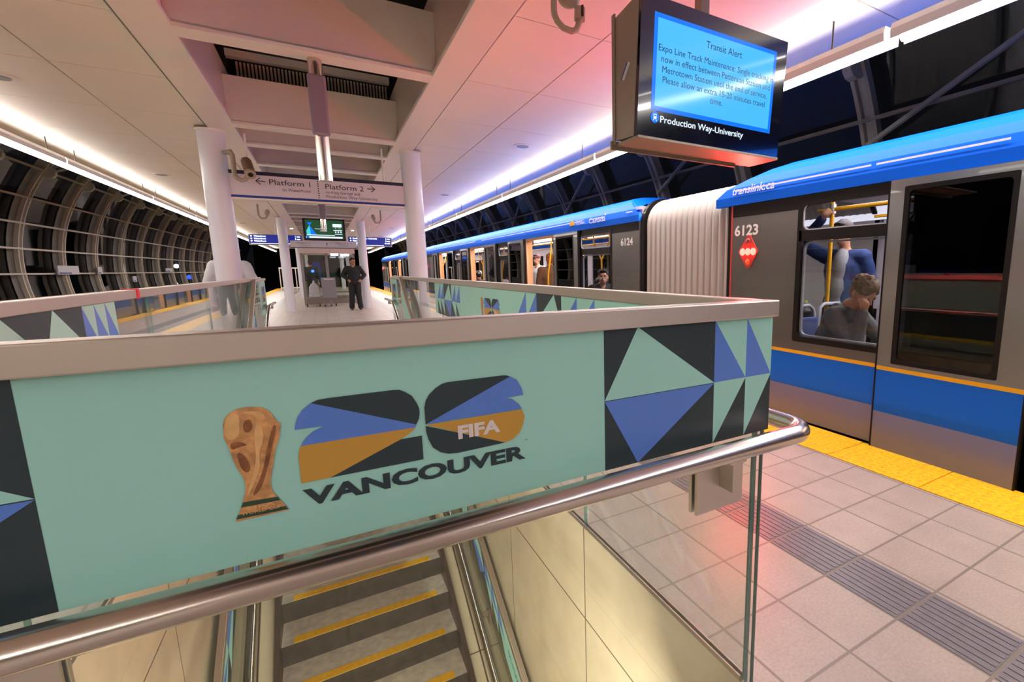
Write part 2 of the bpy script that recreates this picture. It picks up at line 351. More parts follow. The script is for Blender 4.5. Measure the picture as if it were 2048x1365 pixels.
struct(MB().box(6.55, 6.85, Y0, Y1+20, -1.1, .66).build('wall_right', 'conc', origin=(0, 0, 0)))
struct(MB().box(-6.6, -1.9, Y1+22, Y1+22.3, -1.1, 4.5).box(2.2, 6.8, Y1+22, Y1+22.3, -1.1, 4.5).box(-1.9, 2.2, Y1+22, Y1+22.3, -1.1, 4.5).build('wall_back', 'dark'))
struct(MB().box(-1.7, 1.9, -6.4, -6.2, 0, 3.05).build('wall_front_reflector', 'beam', origin=(0, 0, 0)))  # added pale wall behind the camera, brightens reflections in the steel rails
# ceiling: panels with joints, one mesh per side
JY = [3.43+1.31*k for k in range(-13, 33)]
for nm, xs in (('right', (1.275, 1.975, 2.955)), ('left', (-2.955, -1.795, -1.055))):
    b = MB()
    for i in range(len(JY)-1):
        for j in range(len(xs)-1): b.box(xs[j]+.005, xs[j+1]-.005, JY[i]+.004, JY[i+1]-.004, 3.05, 3.08)
    b.box(xs[0]-.02, xs[-1]+.02, JY[0], JY[-1], 3.09, 3.12, 1)
    xo = (2.965, 3.80) if nm == 'right' else (-3.45, -2.965)
    for i in range(0, len(JY)-1, 2): b.box(xo[0], xo[1], JY[i]+.006, JY[min(i+2, len(JY)-1)]-.006, 3.065, 3.09)
    b.box(xo[0], xo[1], JY[0], JY[-1], 3.10, 3.12, 1)
    struct(b.build('ceiling', ['ceil', 'groove'], origin=(0, 0, 0)))
# beams along the platform with flanges, and the coffer between them
for s, x0, x1, xw in (('left', -1.03, -.76, (-.86, -.80)), ('right', .975, 1.25, (1.02, 1.08))):
    b = MB().box(x0, x1, JY[0], JY[-1], 3.02, 3.06).box(xw[0], xw[1], JY[0], JY[-1], 3.06, 3.75)
    struct(b.build('trim_2' if s == 'left' else 'trim_3', 'beam', origin=(0, 0, 0), bevel=.004))
b = MB().box(-1.4, 1.6, JY[0], JY[-1], 4.25, 4.3).box(-1.4, -1.36, JY[0], JY[-1], 3.7, 4.3).box(1.56, 1.6, JY[0], JY[-1], 3.7, 4.3)
struct(b.build('skylight_well', 'dark', origin=(0, 0, 0)), 'dark skylight shaft above the coffers', 'skylight')
cross = []
y = 4.75
PAT = (2.60, 1.03, 1.45)
ys = [4.75-10.16, 4.75-5.08, 4.75-2.5, 4.75]
while y < JY[-1]-3:
    for d in PAT: y += d; ys.append(y)
proto = MB().box(-.80, 1.02, -.005, .055, 3.055, 3.56).box(-.80, 1.02, -.03, .16, 3.022, 3.055).build('coffer_beam', 'beam', origin=(0, 0, 3.022), bevel=.003)
tag(proto, 'white cross beam spanning the ceiling coffer above the stairs', 'beam', 'coffer cross beams'); proto['kind'] = 'structure'
for i, yy in enumerate(ys):
    o = proto if i == 0 else proto.copy()
    if i: C.objects.link(o)
    o.location.y = yy
# louvred skylight strips sitting above the cross beams
for yy in [ys[4]+.45, ys[5]+.95, ys[7]+.45]+[ys[k] for k in (8, 11)]:
    r = empty('skylight_louvre', (.11, yy, 3.5), 'louvred skylight band set in the ceiling shaft at %.0f metres from the stairs' % yy, 'skylight')
    r['label'] = 'louvred skylight band above the coffer beams'; r['group'] = 'skylight louvre bands'
    for sd in (-1, 1):
        b = MB()
        for j in range(44):
            x = -.70+j*.0385
            if abs(x-.11) < .10 or (x-.11)*sd < 0: continue
            b.box(x, x+.020, yy-.02, yy+.03, 3.62, 3.86)
        b.build('slat_bank', 'louver', r)
    MB().box(-.79, 1.01, yy-.06, yy+.06, 3.90, 3.98).build('rail', 'beam', r); MB().box(-.79, 1.01, yy-.04, yy+.05, 3.56, 3.62).box(-.79, 1.01, yy+.05, yy+.07, 3.62, 3.9).build('frame', 'dark', r)
# columns
colproto = None
for k in range(4):
    for x in (-1.03, 1.225):
        y = 7.8+11.3*k
        if colproto is None:
            colproto = r = empty('column', (x, y, 0)); MB().tube([(x, y, 0), (x, y, 3.02)], .135, 40).build('shaft', 'col', r)
            MB().tube([(x, y, 3.0), (x, y, 3.02)], .15, 40).build('collar', 'beam', r)
        else: r = copy_tree(colproto); r.location = (x, y, 0)
        side = 'left' if x < 0 else 'right'
        tag(r, 'white round steel column at the %s side, %s' % (side, ('nearest the camera beside the stair guard', 'behind the standing officer' if x > 0 else 'left of the glass shelter, second from the camera', 'third from the camera beside the shelter', 'farthest down the platform')[k]), 'column')

# fluorescent troughs along both platform edges
def trough(x, z, ya, yb, gap, label):
    r = empty('linear_light', (x, ya, z)); tag(r, label[0], 'light', label[1])
    s = 1 if x > 0 else -1
    prof = [(x-.09, z+.05), (x-.075, z+.09), (x+.075, z+.09), (x+.09, z+.05), (x+.085, z+.0), (x+.078, z+.0), (x+.07, z+.06), (x-.07, z+.06), (x-.078, z+.0), (x-.085, z+.0)]
    MB().extr(prof, ya, yb).build('housing', 'trough', r)
    if not gap: MB().tube([(x, ya+.03, z+.020), (x, yb-.03, z+.020)], .032, 12).build('tube', 'tube', r)
    for q in (ya+.4, yb-.4): MB().tube([(x-.05*s, q, z+.09), (x-.05*s, q, 3.05)], .006, 6).build('hanger', 'groove', r)
    return r
for x, z, g, side in ((3.30, 2.765, 'linear lights over the right platform edge', 'right'), (-2.95, 2.795, 'linear lights over the left platform edge', 'left')):
    y = -13.65
    while y < 44:
        L = 3.9; gap = side == 'right' and 5.7 < y < 9.6 and False
        trough(x, z, y, y+L-.04, gap, ('long white fluorescent light over the %s platform edge' % side, g)); y += L
for x, z in ((3.30, 2.765), (-2.95, 2.795)):
    a = area('trough_light', (x, 15.5, z-.02), (0, 0, 0), .10, 59, AREA_W*59, TUBE_COL)
    a = area('ceiling_fill_light', (x, 15.5, z+.10), (R(180), R(-52 if x > 0 else 52), 0), .12, 59, AREA_UP*59, TUBE_COL)  # added fill above the closed housings to brighten the ceiling
# round ceiling speakers
sp = None
for x in (2.56, -2.33):
    for y in (1.7, 6.75, 11.85, 16.9, 22, 27):
        if sp is None:
            sp = r = empty('ceiling_speaker', (x, y, 3.05)); MB().tube([(x, y, 3.043), (x, y, 3.051)], .13, 28).build('ring', 'beam', r); MB().tube([(x, y, 3.040), (x, y, 3.044)], .085, 24).build('grille', 'frame', r)
        else: r = copy_tree(sp); r.location = (x, y, 3.05)
        tag(r, 'round flush ceiling speaker in the %s ceiling panels' % ('right' if x > 0 else 'left'), 'speaker', 'ceiling speakers %s' % ('right' if x > 0 else 'left'))

# roof ribs and glazing of the vaulted shell
AR, AZ = 4.4, 1.45
def arcp(side, ang, r=AR, y=0):   # ang 0 = horizontal outward, 90 = up
    cx = -2.05 if side < 0 else 2.27
    return Vector((cx+side*r*math.cos(R(ang)), y, AZ+r*math.sin(R(ang))))
def rib(side):
    r = empty('roof_rib', (arcp(side, -10.4).x, 0, .66)); angs = [-10.4+k*(88+10.4)/30 for k in range(31)]
    b = MB()
    for ra, rb, w in ((AR+.02, AR+.19, .10),):
        v = []; f = []
        for a in angs:
            for rr, yy in ((ra, -w/2), (ra, w/2), (rb, w/2), (rb, -w/2)): v.append(arcp(side, a, rr, yy))
        for i in range(len(angs)-1):
            for k in range(4): f.append((i*4+k, i*4+(k+1) % 4, i*4+4+(k+1) % 4, i*4+4+k))
        b.add(v, f)
    b.build('web', 'rib', r)
    b = MB()
    for yy in (-.09, .09):
        v = []; f = []
        for a in angs:
            for rr, y2 in ((AR-.03, yy-.025), (AR-.03, yy+.025), (AR+.05, yy+.025), (AR+.05, yy-.025)): v.append(arcp(side, a, rr, y2))
        for i in range(len(angs)-1):
            for k in range(4): f.append((i*4+k, i*4+(k+1) % 4, i*4+4+(k+1) % 4, i*4+4+k))
        b.add(v, f)
    b.build('flange', 'ribflange', r)
    b = MB()
    c = arcp(side, 33, AR-.06)
    for yy in (-.06,): 
        b.slab([c+Vector((.16*math.cos(t*math.pi/6), yy, .16*math.sin(t*math.pi/6))) for t in range(12)], (0, .12, 0))
    b.build('gusset_plate', 'rib', r)
    return r
RIBY = [1.6+2.35*k for k in range(-2, 21)]
for side in (-1, 1):
    p = rib(side)
    lst = [y for y in RIBY if (y > 8 if side < 0 else True)]
    for i, y in enumerate(lst):
        r = p if i == 0 else copy_tree(p)
        r.location.y = y; r['_o'] = (0, 0, 0)
        tag(r, 'curved steel roof rib over the %s track' % ('left, empty' if side < 0 else 'right, train'), 'roof rib', 'roof ribs %s' % ('left' if side < 0 else 'right'))
    for ang in ((-10.2, -2, 6.2, 14.5, 23, 33, 50) if side < 0 else (14.5, 24, 36, 50)):
        a = arcp(side, ang, AR-.01); q = tag(MB().bar((a.x, Y0 if side > 0 else 9, a.z), (a.x, Y1+8, a.z), .045, .045).build('roof_purlin', 'ribflange'), 'slim straight purlin running along the %s roof ribs' % ('left' if side < 0 else 'right'), 'purlin', 'purlins %s' % ('left' if side < 0 else 'right'))
    # diagonal ties
    for i in range(len(lst)-1):
        if i % 2: continue
        a = arcp(side, 33, AR-.1, lst[i]); bb = arcp(side, 52, AR-.1, lst[i+1]); cc = arcp(side, 20, AR-.1, lst[i+1])
        bmb = MB().bar(a, bb, .05, .05)
        if side > 0: bmb.bar(a, cc, .05, .05)
        tag(bmb.build('roof_tie', 'rib'), 'diagonal tie rod between the %s roof ribs' % ('left' if side < 0 else 'right'), 'tie rod', 'diagonal ties %s' % ('left' if side < 0 else 'right'))
    b = MB(); N = 20
    v = []; f = []
    for k in range(N+1):
        for yy in (Y0, Y1+15): v.append(arcp(side, -10.3+k*(100.3)/N, AR+.21, yy))
    for k in range(N): f.append((2*k, 2*k+1, 2*k+3, 2*k+2))
    b.add(v, f, 0, True)
    struct(b.build('window_1' if side < 0 else 'window_2', 'glass_night', origin=(0, 0, 0)))
# exterior at night, seen through the skin
random.seed(4)
for i, (x, y, w, d, h) in enumerate(((-16, 14, 6, 10, 6), (-19, 30, 7, 12, 10), (-15, 47, 5, 9, 7.5), (-22, 62, 9, 10, 12), (-14, 74, 6, 9, 6))):
    r = empty('building', (x, y, -6), 'dark night building outside the left glazing', 'building', 'buildings beyond the left glazing')
    MB().box(x-w/2, x+w/2, y-d/2, y+d/2, -6, h-4).build('wall', 'bldg', r)
    b = MB()
    for k in range(4):
        for j in range(3):
            if random.random() < .12: b.box(x+w/2, x+w/2+.03, y-d/2+1+k*2.1, y-d/2+1.7+k*2.1, -2.2+j*2.4, -1.0+j*2.4)
    if b.v: b.build('window', 'bwin', r)
for p, m, lab in (((-12, 66, .8), 'lampb', 'small blue light far outside the left glazing'), ((-12.5, 64, 1.9), 'lampw', 'small white light far outside the left glazing, above the blue one'), ((-12, 60, .2), 'lampw', 'low white light far outside the left glazing')):
    q = empty('street_lamp', (p[0], p[1], -6), lab, 'light'); MB().ell(p, (.22, .22, .22), 0, 10, 6).build('lamp_head', m, q); MB().tube([(p[0], p[1], -6), (p[0], p[1], p[2]-.15)], .06, 8).build('pole', 'blackmatt', q)

# ================================================================ STAIRS
RUN, RISE, YT = .343, .192, 8.10
r = empty('staircase', (.085, YT, -3.2), 'grey staircase with yellow nosings going down from the platform', 'staircase')
for k in range(1, 17):
    y1 = YT-RUN*(k-1); z = -RISE*k; y0 = y1-RUN
    st = MB().box(-.60, .80, y0, y1+.02, z-.06, z).box(-.60, .80, y1-.005, y1+.02, z, z+RISE-.002, 1).build('step', ['step', 'riser'], r)
    MB().box(-.508, .696, y0+.002, y0+.085, z, z+.004).build('nosing_strip', 'nosing', st)
MB().box(-.60, .80, YT-.002, YT+.02, -RISE, -.001).build('step', 'riser', r)
yb = YT-RUN*16; zb = -RISE*16
MB().box(XL+.02, XR-.02, .95, yb, zb-.30, zb-.002).build('landing', 'step', r)
SL = RISE/RUN
for nm, xa, xb in (('right', .80, .84), ('left', -.64, -.60)):
    b = MB(); b.slab([(xa, YT, -.35), (xa, YT, .0), (xa, YT-.15, .0), (xa, yb, zb+.12), (xa, yb, zb-.30)], (xb-xa, 0, 0)); b.build('skirt', 'skirt', r)
b = MB()
for xa, xb in ((.84, XR-.005), (XL+.005, -.64)):
    b.slab([(xa, YT, -.42), (xa, YT, -.02), (xa, yb, zb+.10), (xa, yb, zb-.30)], (xb-xa, 0, 0))
b.build('stringer_ledge', 'wallpanel', r)
# stairwell walls
struct(MB().box(XR, XR+.2, .72, 8.1, -4.2, -.351).box(XR, XR+.02, .90, 8.1, -.35, -.002).build('wall_stairwell_right', 'wallpanel', origin=(0, 0, 0)))
struct(MB().box(XL-.2, XL, .72, 8.1, -4.2, -.351).box(XL-.02, XL, .90, 8.1, -.35, -.002).build('wall_stairwell_left', 'wallpanel', origin=(0, 0, 0)))
struct(MB().box(XL, XR, .72, .95, -4.2, -.351).box(XL, XR, 8.12, 8.3, -4.2, -.351).build('wall_stairwell_front', 'wallpanel', origin=(0, 0, 0)))
sl = empty('added_stair_lamp', (.085, 1.0, -.55), 'added unseen linear lamp under the platform edge lighting the stairs', 'light')  # added lamp out of view, brightens the dark stairwell
MB().box(-.7, .87, .955, 1.01, -.60, -.48).build('housing', 'trough', sl); MB().box(-.68, .85, 1.01, 1.02, -.58, -.50).build('diffuser', 'tube', sl)
area('added_stair_light', (.085, 1.03, -.54), (R(55), 0, 0), .9, .08, 74, (1, .90, .76))  # light cast by the added stair lamp

# graphic tiles of the guard film, drawn in (s,t) of the panel: s metres along, t 0..1 up
def tileA(b, P, s0, w):
    Q = lambda s, t: P(s0+s*w, t)
    b.poly([Q(0, 0), Q(1, 0), Q(1, 1), Q(0, 1)], 1)
    b.poly([P(s0+s*w, t, 1) for s, t in ((0, .505), (1, .505), (.273, 1))], 0); b.poly([P(s0+s*w, t, 1) for s, t in ((0, .5), (.273, 0), (1, .5))], 2)
def tileB(b, P, s0, w):
    for m, pts in ((2, ((0, .505), (1, .505), (0, 1))), (0, ((1, .505), (1, 1), (0, 1))), (0, ((0, .5), (0, 0), (1, .5))), (1, ((0, 0), (1, 0), (1, .5)))):
        b.poly([P(s0+s*w, t) for s, t in pts], m)
ZB, ZT, ZR = .855, 1.187, 1.232
LOGO = {
'two_dark':[(-0.037, 1.105), (-0.028, 1.109), (-0.014, 1.11), (0.087, 1.11), (0.097, 1.109), (0.106, 1.104), (0.117, 1.095), (0.124, 1.081), (0.128, 1.069), (0.128, 1.059), (0.126, 1.05), (0.121, 1.04)],
'two_blue':[(-0.037, 1.105), (0.121, 1.04), (0.119, 1.035), (-0.057, 1.035), (-0.054, 1.041), (-0.048, 1.049), (-0.038, 1.057), (-0.023, 1.063), (-0.063, 1.064), (-0.061, 1.074), (-0.057, 1.085), (-0.049, 1.096)],
'two_gold':[(-0.057, 1.035), (0.119, 1.035), (0.114, 1.029), (0.105, 1.023), (0.093, 1.017), (-0.021, 0.971), (-0.062, 0.971), (-0.062, 1.018), (-0.060, 1.028)],
'two_dark2':[(0.093, 1.017), (0.129, 1.017), (0.129, 0.971), (-0.021, 0.971)],
'six_dark':[(0.302, 1.108), (0.294, 1.111), (0.286, 1.112), (0.181, 1.112), (0.17, 1.11), (0.158, 1.103), (0.147, 1.093), (0.14, 1.082), (0.137, 1.069), (0.137, 1.054), (0.137, 1.037)],
'six_blue':[(0.302, 1.108), (0.316, 1.099), (0.325, 1.081), (0.328, 1.066), (0.288, 1.065), (0.304, 1.061), (0.318, 1.048), (0.324, 1.037), (0.137, 1.037)],
'six_gold':[(0.137, 1.036), (0.324, 1.036), (0.329, 1.021), (0.326, 1.005), (0.317, 0.987), (0.302, 0.976), (0.286, 0.972)],
'six_dark2':[(0.137, 1.034), (0.286, 0.972), (0.191, 0.97), (0.174, 0.972), (0.16, 0.978), (0.147, 0.99), (0.14, 1.008), (0.137, 1.024)],
'trophy':[(-0.152, 1.088), (-0.149, 1.098), (-0.142, 1.106), (-0.132, 1.111), (-0.118, 1.112), (-0.103, 1.109), (-0.094, 1.102), (-0.088, 1.09), (-0.083, 1.079), (-0.080, 1.081), (-0.081, 1.073), (-0.084, 1.056), (-0.092, 1.034), (-0.098, 1.006), (-0.102, 0.99), (-0.103, 0.974), (-0.1, 0.963), (-0.096, 0.957), (-0.083, 0.93), (-0.153, 0.929), (-0.147, 0.943), (-0.141, 0.958), (-0.136, 0.976), (-0.135, 0.989), (-0.137, 1.002), (-0.142, 1.016), (-0.146, 1.033), (-0.149, 1.053), (-0.153, 1.068)],
'tband1':[(-0.141, 0.959), (-0.096, 0.957), (-0.093, 0.950), (-0.144, 0.951)], 'tband2':[(-0.149, 0.940), (-0.087, 0.938), (-0.084, 0.932), (-0.152, 0.933)],
'tball':[(-0.151, 1.084), (-0.148, 1.097), (-0.142, 1.104), (-0.134, 1.106), (-0.131, 1.094), (-0.133, 1.078), (-0.134, 1.069), (-0.144, 1.061), (-0.151, 1.069)],
'thole':[(-0.127, 1.089), (-0.119, 1.093), (-0.116, 1.084), (-0.118, 1.074), (-0.124, 1.07), (-0.129, 1.077)],
'tfold1':[(-0.129, 1.105), (-0.106, 1.104), (-0.097, 1.091), (-0.108, 1.093), (-0.115, 1.099)],
'tfold2':[(-0.141, 1.045), (-0.129, 1.033), (-0.125, 1.012), (-0.131, 1.005), (-0.138, 1.015)],
'tfold3':[(-0.107, 1.092), (-0.103, 1.059), (-0.113, 1.036), (-0.113, 1.009), (-0.133, 0.968), (-0.135, 0.972), (-0.12, 1.011), (-0.116, 1.039), (-0.117, 1.069)],
'tfold4':[(-0.090, 1.079), (-0.086, 1.074), (-0.094, 1.045), (-0.108, 0.995), (-0.119, 0.971), (-0.13, 0.964), (-0.111, 1.002), (-0.101, 1.043)],
'tfold5':[(-0.147, 1.059), (-0.135, 1.059), (-0.124, 1.051), (-0.136, 1.05), (-0.146, 1.046)]}
LM = {'two_dark': 1, 'two_dark2': 1, 'six_dark': 1, 'six_dark2': 1, 'two_blue': 2, 'six_blue': 2, 'two_gold': 3, 'six_gold': 3, 'trophy': 5, 'tball': 7, 'thole': 6, 'tband1': 8, 'tband2': 8, 'tfold1': 7, 'tfold2': 6, 'tfold3': 7, 'tfold4': 6, 'tfold5': 6}
FILM = ['mint', 'navy', 'blue', 'gold', 'white', 'trophy', 'trophy2', 'trophy3', 'tgreen']
def smooth(pts):      # round the corners of a traced outline
    for _ in range(2): pts = [q for i in range(len(pts)) for p0, p1 in ((pts[i], pts[(i+1) % len(pts)]),) for q in ((p0[0]*.75+p1[0]*.25, p0[1]*.75+p1[1]*.25), (p0[0]*.25+p1[0]*.75, p0[1]*.25+p1[1]*.75))]
    return pts
for k_ in ('tball', 'thole', 'tfold1', 'tfold2', 'tfold3', 'tfold4', 'tfold5'): LOGO[k_] = smooth(LOGO[k_])
def logo(b, P3, rt):     # P3(x, z, lift) places logo metres onto the panel
    for k, pts in LOGO.items():
        lift = 3 if k in ('tball', 'thole', 'tfold1', 'tfold2', 'tfold3', 'tfold4', 'tfold5', 'tband1', 'tband2') else 2
        b.poly([P3(x, z, lift) for x, z in pts], LM[k])
    up = (0, 0, 1)
    text_mesh(b, 'VANCOUVER', P3(-.062, .9305, 2), rt, up, w=.390, h=.0285, m=1, bold=.042)
    text_mesh(b, 'FIFA', P3(.194, .9985, 3), rt, up, w=.083, h=.0255, m=4, bold=.045)
    text_mesh(b, 'TM', P3(.327, .9675, 2), rt, up, w=.006, m=1)
    text_mesh(b, 'FIFA', P3(-.1185, .9445, 4), rt, up, w=.036, h=.006, m=7, align='C')
    text_mesh(b, 'WORLD CUP', P3(-.1185, .9375, 4), rt, up, w=.052, h=.006, m=7, align='C')

def brackets(parent, pts, axis):
    # clamp plate on the glass and an arm up to the handrail; axis 'x' rail runs in x
    for (x, y, z) in pts:
        b = MB()
        if axis == 'x':
            b.box(x-.085, x+.085, y+.045, y+.055, z-.185, z-.055).box(x-.085, x+.085, y+.067, y+.079, z-.185, z-.055)
            b.box(x-.004, x+.004, y-.005, y+.046, z-.12, z-.02).box(x-.03, x+.03, y-.02, y+.02, z-.032, z-.022)
        else:
            s = 1 if axis == 'y+' else -1
            b.box(x-s*.045, x-s*.055, y-.06, y+.06, z-.16, z-.05).box(x+s*.0, x-s*.046, y-.004, y+.004, z-.11, z-.02)
        br = b.build('bracket', 'steel', parent, bevel=.0015)

# --- front guard
r = empty('glass_guardrail', (.10, .92, 0), 'mint printed glass guard across the front of the stairwell with trophy and 26 logo', 'guardrail')
b = MB(); b.box(-1.60, 1.052, .914, .926, -.02, ZT+.01); b.build('glass_panel', 'glass', r)
b = MB(); b.box(1.052, 1.0545, .914, .926, -.02, ZT); b.build('glass_edge', 'glass_edge', r)
b = MB(); b.box(-1.62, 1.075, .895, .945, ZT, ZR); b.build('top_rail', 'steel', r, bevel=.003)
PF = lambda s, t, l=0: (s, .9125-.0006*l, ZB+t*(ZT-ZB))
b = MB(); b.box(-1.60, 1.070, .9128, .9138, ZB, ZT)
tileA(b, PF, .5205, .333); tileB(b, PF, .8535, .1155); tileB(b, PF, .969, .1005); tileA(b, PF, -.70, .345)
logo(b, lambda x, z, l: (x, .9125-.0006*l, z), (1, 0, 0))
b.box(-1.60, 1.070, .9262, .9270, ZB, ZT)
for k in range(4): tileB(b, lambda s, t, l=0: (s, .9275, ZB+t*(ZT-ZB)), -.6+.166*k*2, .166)
b.build('printed_film', FILM, r)
MB().box(-.86, 1.05, .90, .94, -.03, -.001).build('base_channel', 'steel_dull', r)
# handrail on the platform side turning the corner
pts = [(-1.5, .842, .853), (1.045, .842, .853)]
cx, cy, rr = 1.10, .915, .073
pts = [(-1.5, .842, .853)]+[(x, .842, .853) for x in (-1, -.5, 0, .5, .9)]+[(cx+rr*math.sin(R(a)), cy-rr*math.cos(R(a)), .853) for a in range(0, 91, 10)]+[(1.173, y, .853) for y in (1.2, 2, 4, 6, 9.2)]
hr = MB().tube(pts, .0262, 28).build('handrail', 'chrome', r)
brackets(r, [(.885, .865, .845), (-.45, .865, .845)], 'x')
# --- side guards
def side_guard(x, s, label, tiles, mint_to, clear_from):
    r = empty('glass_guardrail', (x, 5, 0), label, 'guardrail')
    ye = 9.2; seams = [.94, 2.04, 3.66, 5.28, 6.9, 8.1, ye]
    for a, c in zip(seams[:-1], seams[1:]): MB().box(x-.006, x+.006, a+.006, c-.006, .004, ZT+.01).build('glass_panel', 'glass', r)
    for a in seams: MB().box(x-.006, x+.006, a-.0055, a-.0035, .004, ZT).box(x-.006, x+.006, a+.0035, a+.0055, .004, ZT).build('glass_edge', 'glass_edge', r)
    MB().box(x-.025, x+.025, .946, ye+.01, ZT, ZR).build('top_rail', 'steel', r, bevel=.003)
    MB().box(x-.012, x-.0065, .95, ye, -.001, .018).box(x+.0065, x+.012, .95, ye, -.001, .018).build('base_channel', 'steel_dull', r)
    xf = x-s*.0075
    b = MB(); P = lambda q, t, l=0: (xf-s*.0005*(l+1), q, ZB+t*(ZT-ZB))
    for a, c in mint_to: b.box(xf-.0004, xf+.0004, a, c, ZB, ZT)
    for k, y0, w in tiles: (tileA if k == 'A' else tileB)(b, P, y0, w)
    rt = (0, -1, 0) if s > 0 else (0, 1, 0)
    b.build('printed_film', FILM, r)
    return r, xf
gr, xf = side_guard(1.045, 1, 'glass guard with steel top rail on the train side of the stairwell',
    [('B', 1.90, .18), ('B', 2.08, .18), ('A', 2.26, .34), ('B', 2.60, .17), ('B', 2.77, .17), ('B', 4.45, .17), ('B', 4.62, .17), ('A', 4.79, .34), ('B', 5.13, .17), ('B', 5.30, .17)],
    [(.94, 5.6)], 0)
b = MB(); logo(b, lambda x, z, l: (xf-.0006*(l+1), 3.62-x, z), (0, -1, 0)); b.build('printed_emblem', FILM, gr)
gl, xf = side_guard(-.86, -1, 'glass guard with steel top rail on the empty track side of the stairwell',
    [('A', 2.10, .34), ('A', 2.44, .34), ('B', 2.78, .12), ('B', 2.90, .12), ('B', 3.02, .12)], [(.94, 2.1)], 0)
tag(MB().box(-.89, -.832, 3.40, 3.44, 1.185, 1.236).build('rail_clip', 'red_tag'), 'small red clip on the top rail of the left stair guard', 'clip')
# --- sloping stair balustrades inside the well
def balustrade(s, x, xh, label):
    Z = lambda y, h: -SL*(8.1-y)+h
    r = empty('stair_balustrade', (x, 5, -2), label, 'balustrade')
    ya, yb2 = 7.97, 2.70
    MB().slab([(x-.006, ya, Z(ya, .14)), (x-.006, ya, Z(ya, 1.26)), (x-.006, yb2, Z(yb2, 1.26)), (x-.006, yb2, Z(yb2, .14))], (.012, 0, 0)).build('glass_panel', 'glass', r)
    MB().box(x-.006, x+.006, 8.00, 9.16, .25, 1.19).build('glass_panel', 'glass', r)
    MB().bar((x, ya+.02, Z(ya+.02, 1.26)), (x, yb2, Z(yb2, 1.26)), .042, .05).bar((x, ya+.02, 1.20), (x, 9.18, 1.20), .042, .03).build('top_rail', 'steel', r, bevel=.003)
    xi = x-s*.05
    MB().bar((x, ya, Z(ya, .12)), (x, yb2, Z(yb2, .12)), .05, .10).bar((xi, ya, Z(ya, .06)), (xi, yb2, Z(yb2, .06)), .012, .06).build('base_rail', 'chrome', r)
    hp = [(xh, 9.25, .83), (xh, 8.45, .84)]+[(xh, 8.3, .83), (xh, 8.1, .76)]+[(xh, y, Z(y, .80+.0)) for y in (7.8, 6, 4, 2.7)]
    MB().tube(hp, .021, 16).build('handrail', 'chrome', r)
    b = MB(); q = x-s*.0068
    P = lambda y, t, l=0: (q-s*.0005*(l+1), y, Z(y, .90+t*.32))
    b.slab([P(ya, 0, -1), P(ya, 1, -1), P(yb2, 1, -1), P(yb2, 0, -1)], (s*.0004, 0, 0)) if s > 0 else None
    if s > 0:
        # drawn so the saw-tooth of triangles ends where the plain mint with lettering begins
        b = MB(); b.slab([P(3.36, 0, -1), P(3.36, 1, -1), P(yb2, 1, -1), P(yb2, 0, -1)], (.0004, 0, 0))
        for k in range(3):
            y = 3.36+k*.17
            b.poly([P(y, 1), P(y+.17, 1), P(y+.0, .45)], 0); b.poly([P(y, .45), P(y+.17, 1), P(y+.17, .45)], 2); b.poly([P(y, .45), P(y+.17, .45), P(y, 0)], 0)
        tileA(b, P, 3.88, .5); tileA(b, P, 5.2, .5); b.poly([P(4.4, 0), P(5.18, 0), P(5.18, 1), P(4.4, 1)], 0); b.poly([P(5.72, 0), P(7.9, 0), P(7.9, 1), P(5.72, 1)], 0)
        rt = Vector((0, -1, -SL)).normalized(); text_mesh(b, 'BC PLACE', P(3.28, .42, 1), rt, Vector((0, 0, 1)), h=.05, m=1)
    else:
        b = MB()
        for k in range(10): (tileA if k % 3 == 0 else tileB)(b, P, 3.0+k*.46, .45)
    b.build('printed_film', FILM, r)
    b = MB(); b.box(x-s*.0072-.0004, x-s*.0072+.0004, 8.35, 9.14, .70, 1.18)
    sc = .30
    P3 = (lambda a, z, l: (x-s*.0080-s*.0005*l, 8.76-(s*(a-.09))*1.0, .955+(z-1.02)*1.6))
    logo(b, lambda a, z, l: P3(a, z, l), (0, -s, 0)); b.build('printed_emblem', FILM, r)
    for y in (8.9, 7.4, 5.6, 3.8):
        b = MB()
        z = .83 if y > 8.4 else Z(y, .80)
        b.box(min(xh, x), max(xh, x), y-.005, y+.005, z-.07, z-.018).box(x-s*.012-.005, x-s*.012+.005, y-.05, y+.05, z-.13, z-.03)
        b.build('bracket', 'steel_dull', r)
    return r
balustrade(1, .985, .885, 'sloping glass stair balustrade with steel handrail on the right side of the stairs')
balustrade(-1, -.80, -.70, 'sloping glass stair balustrade with steel handrail on the left side of the stairs')
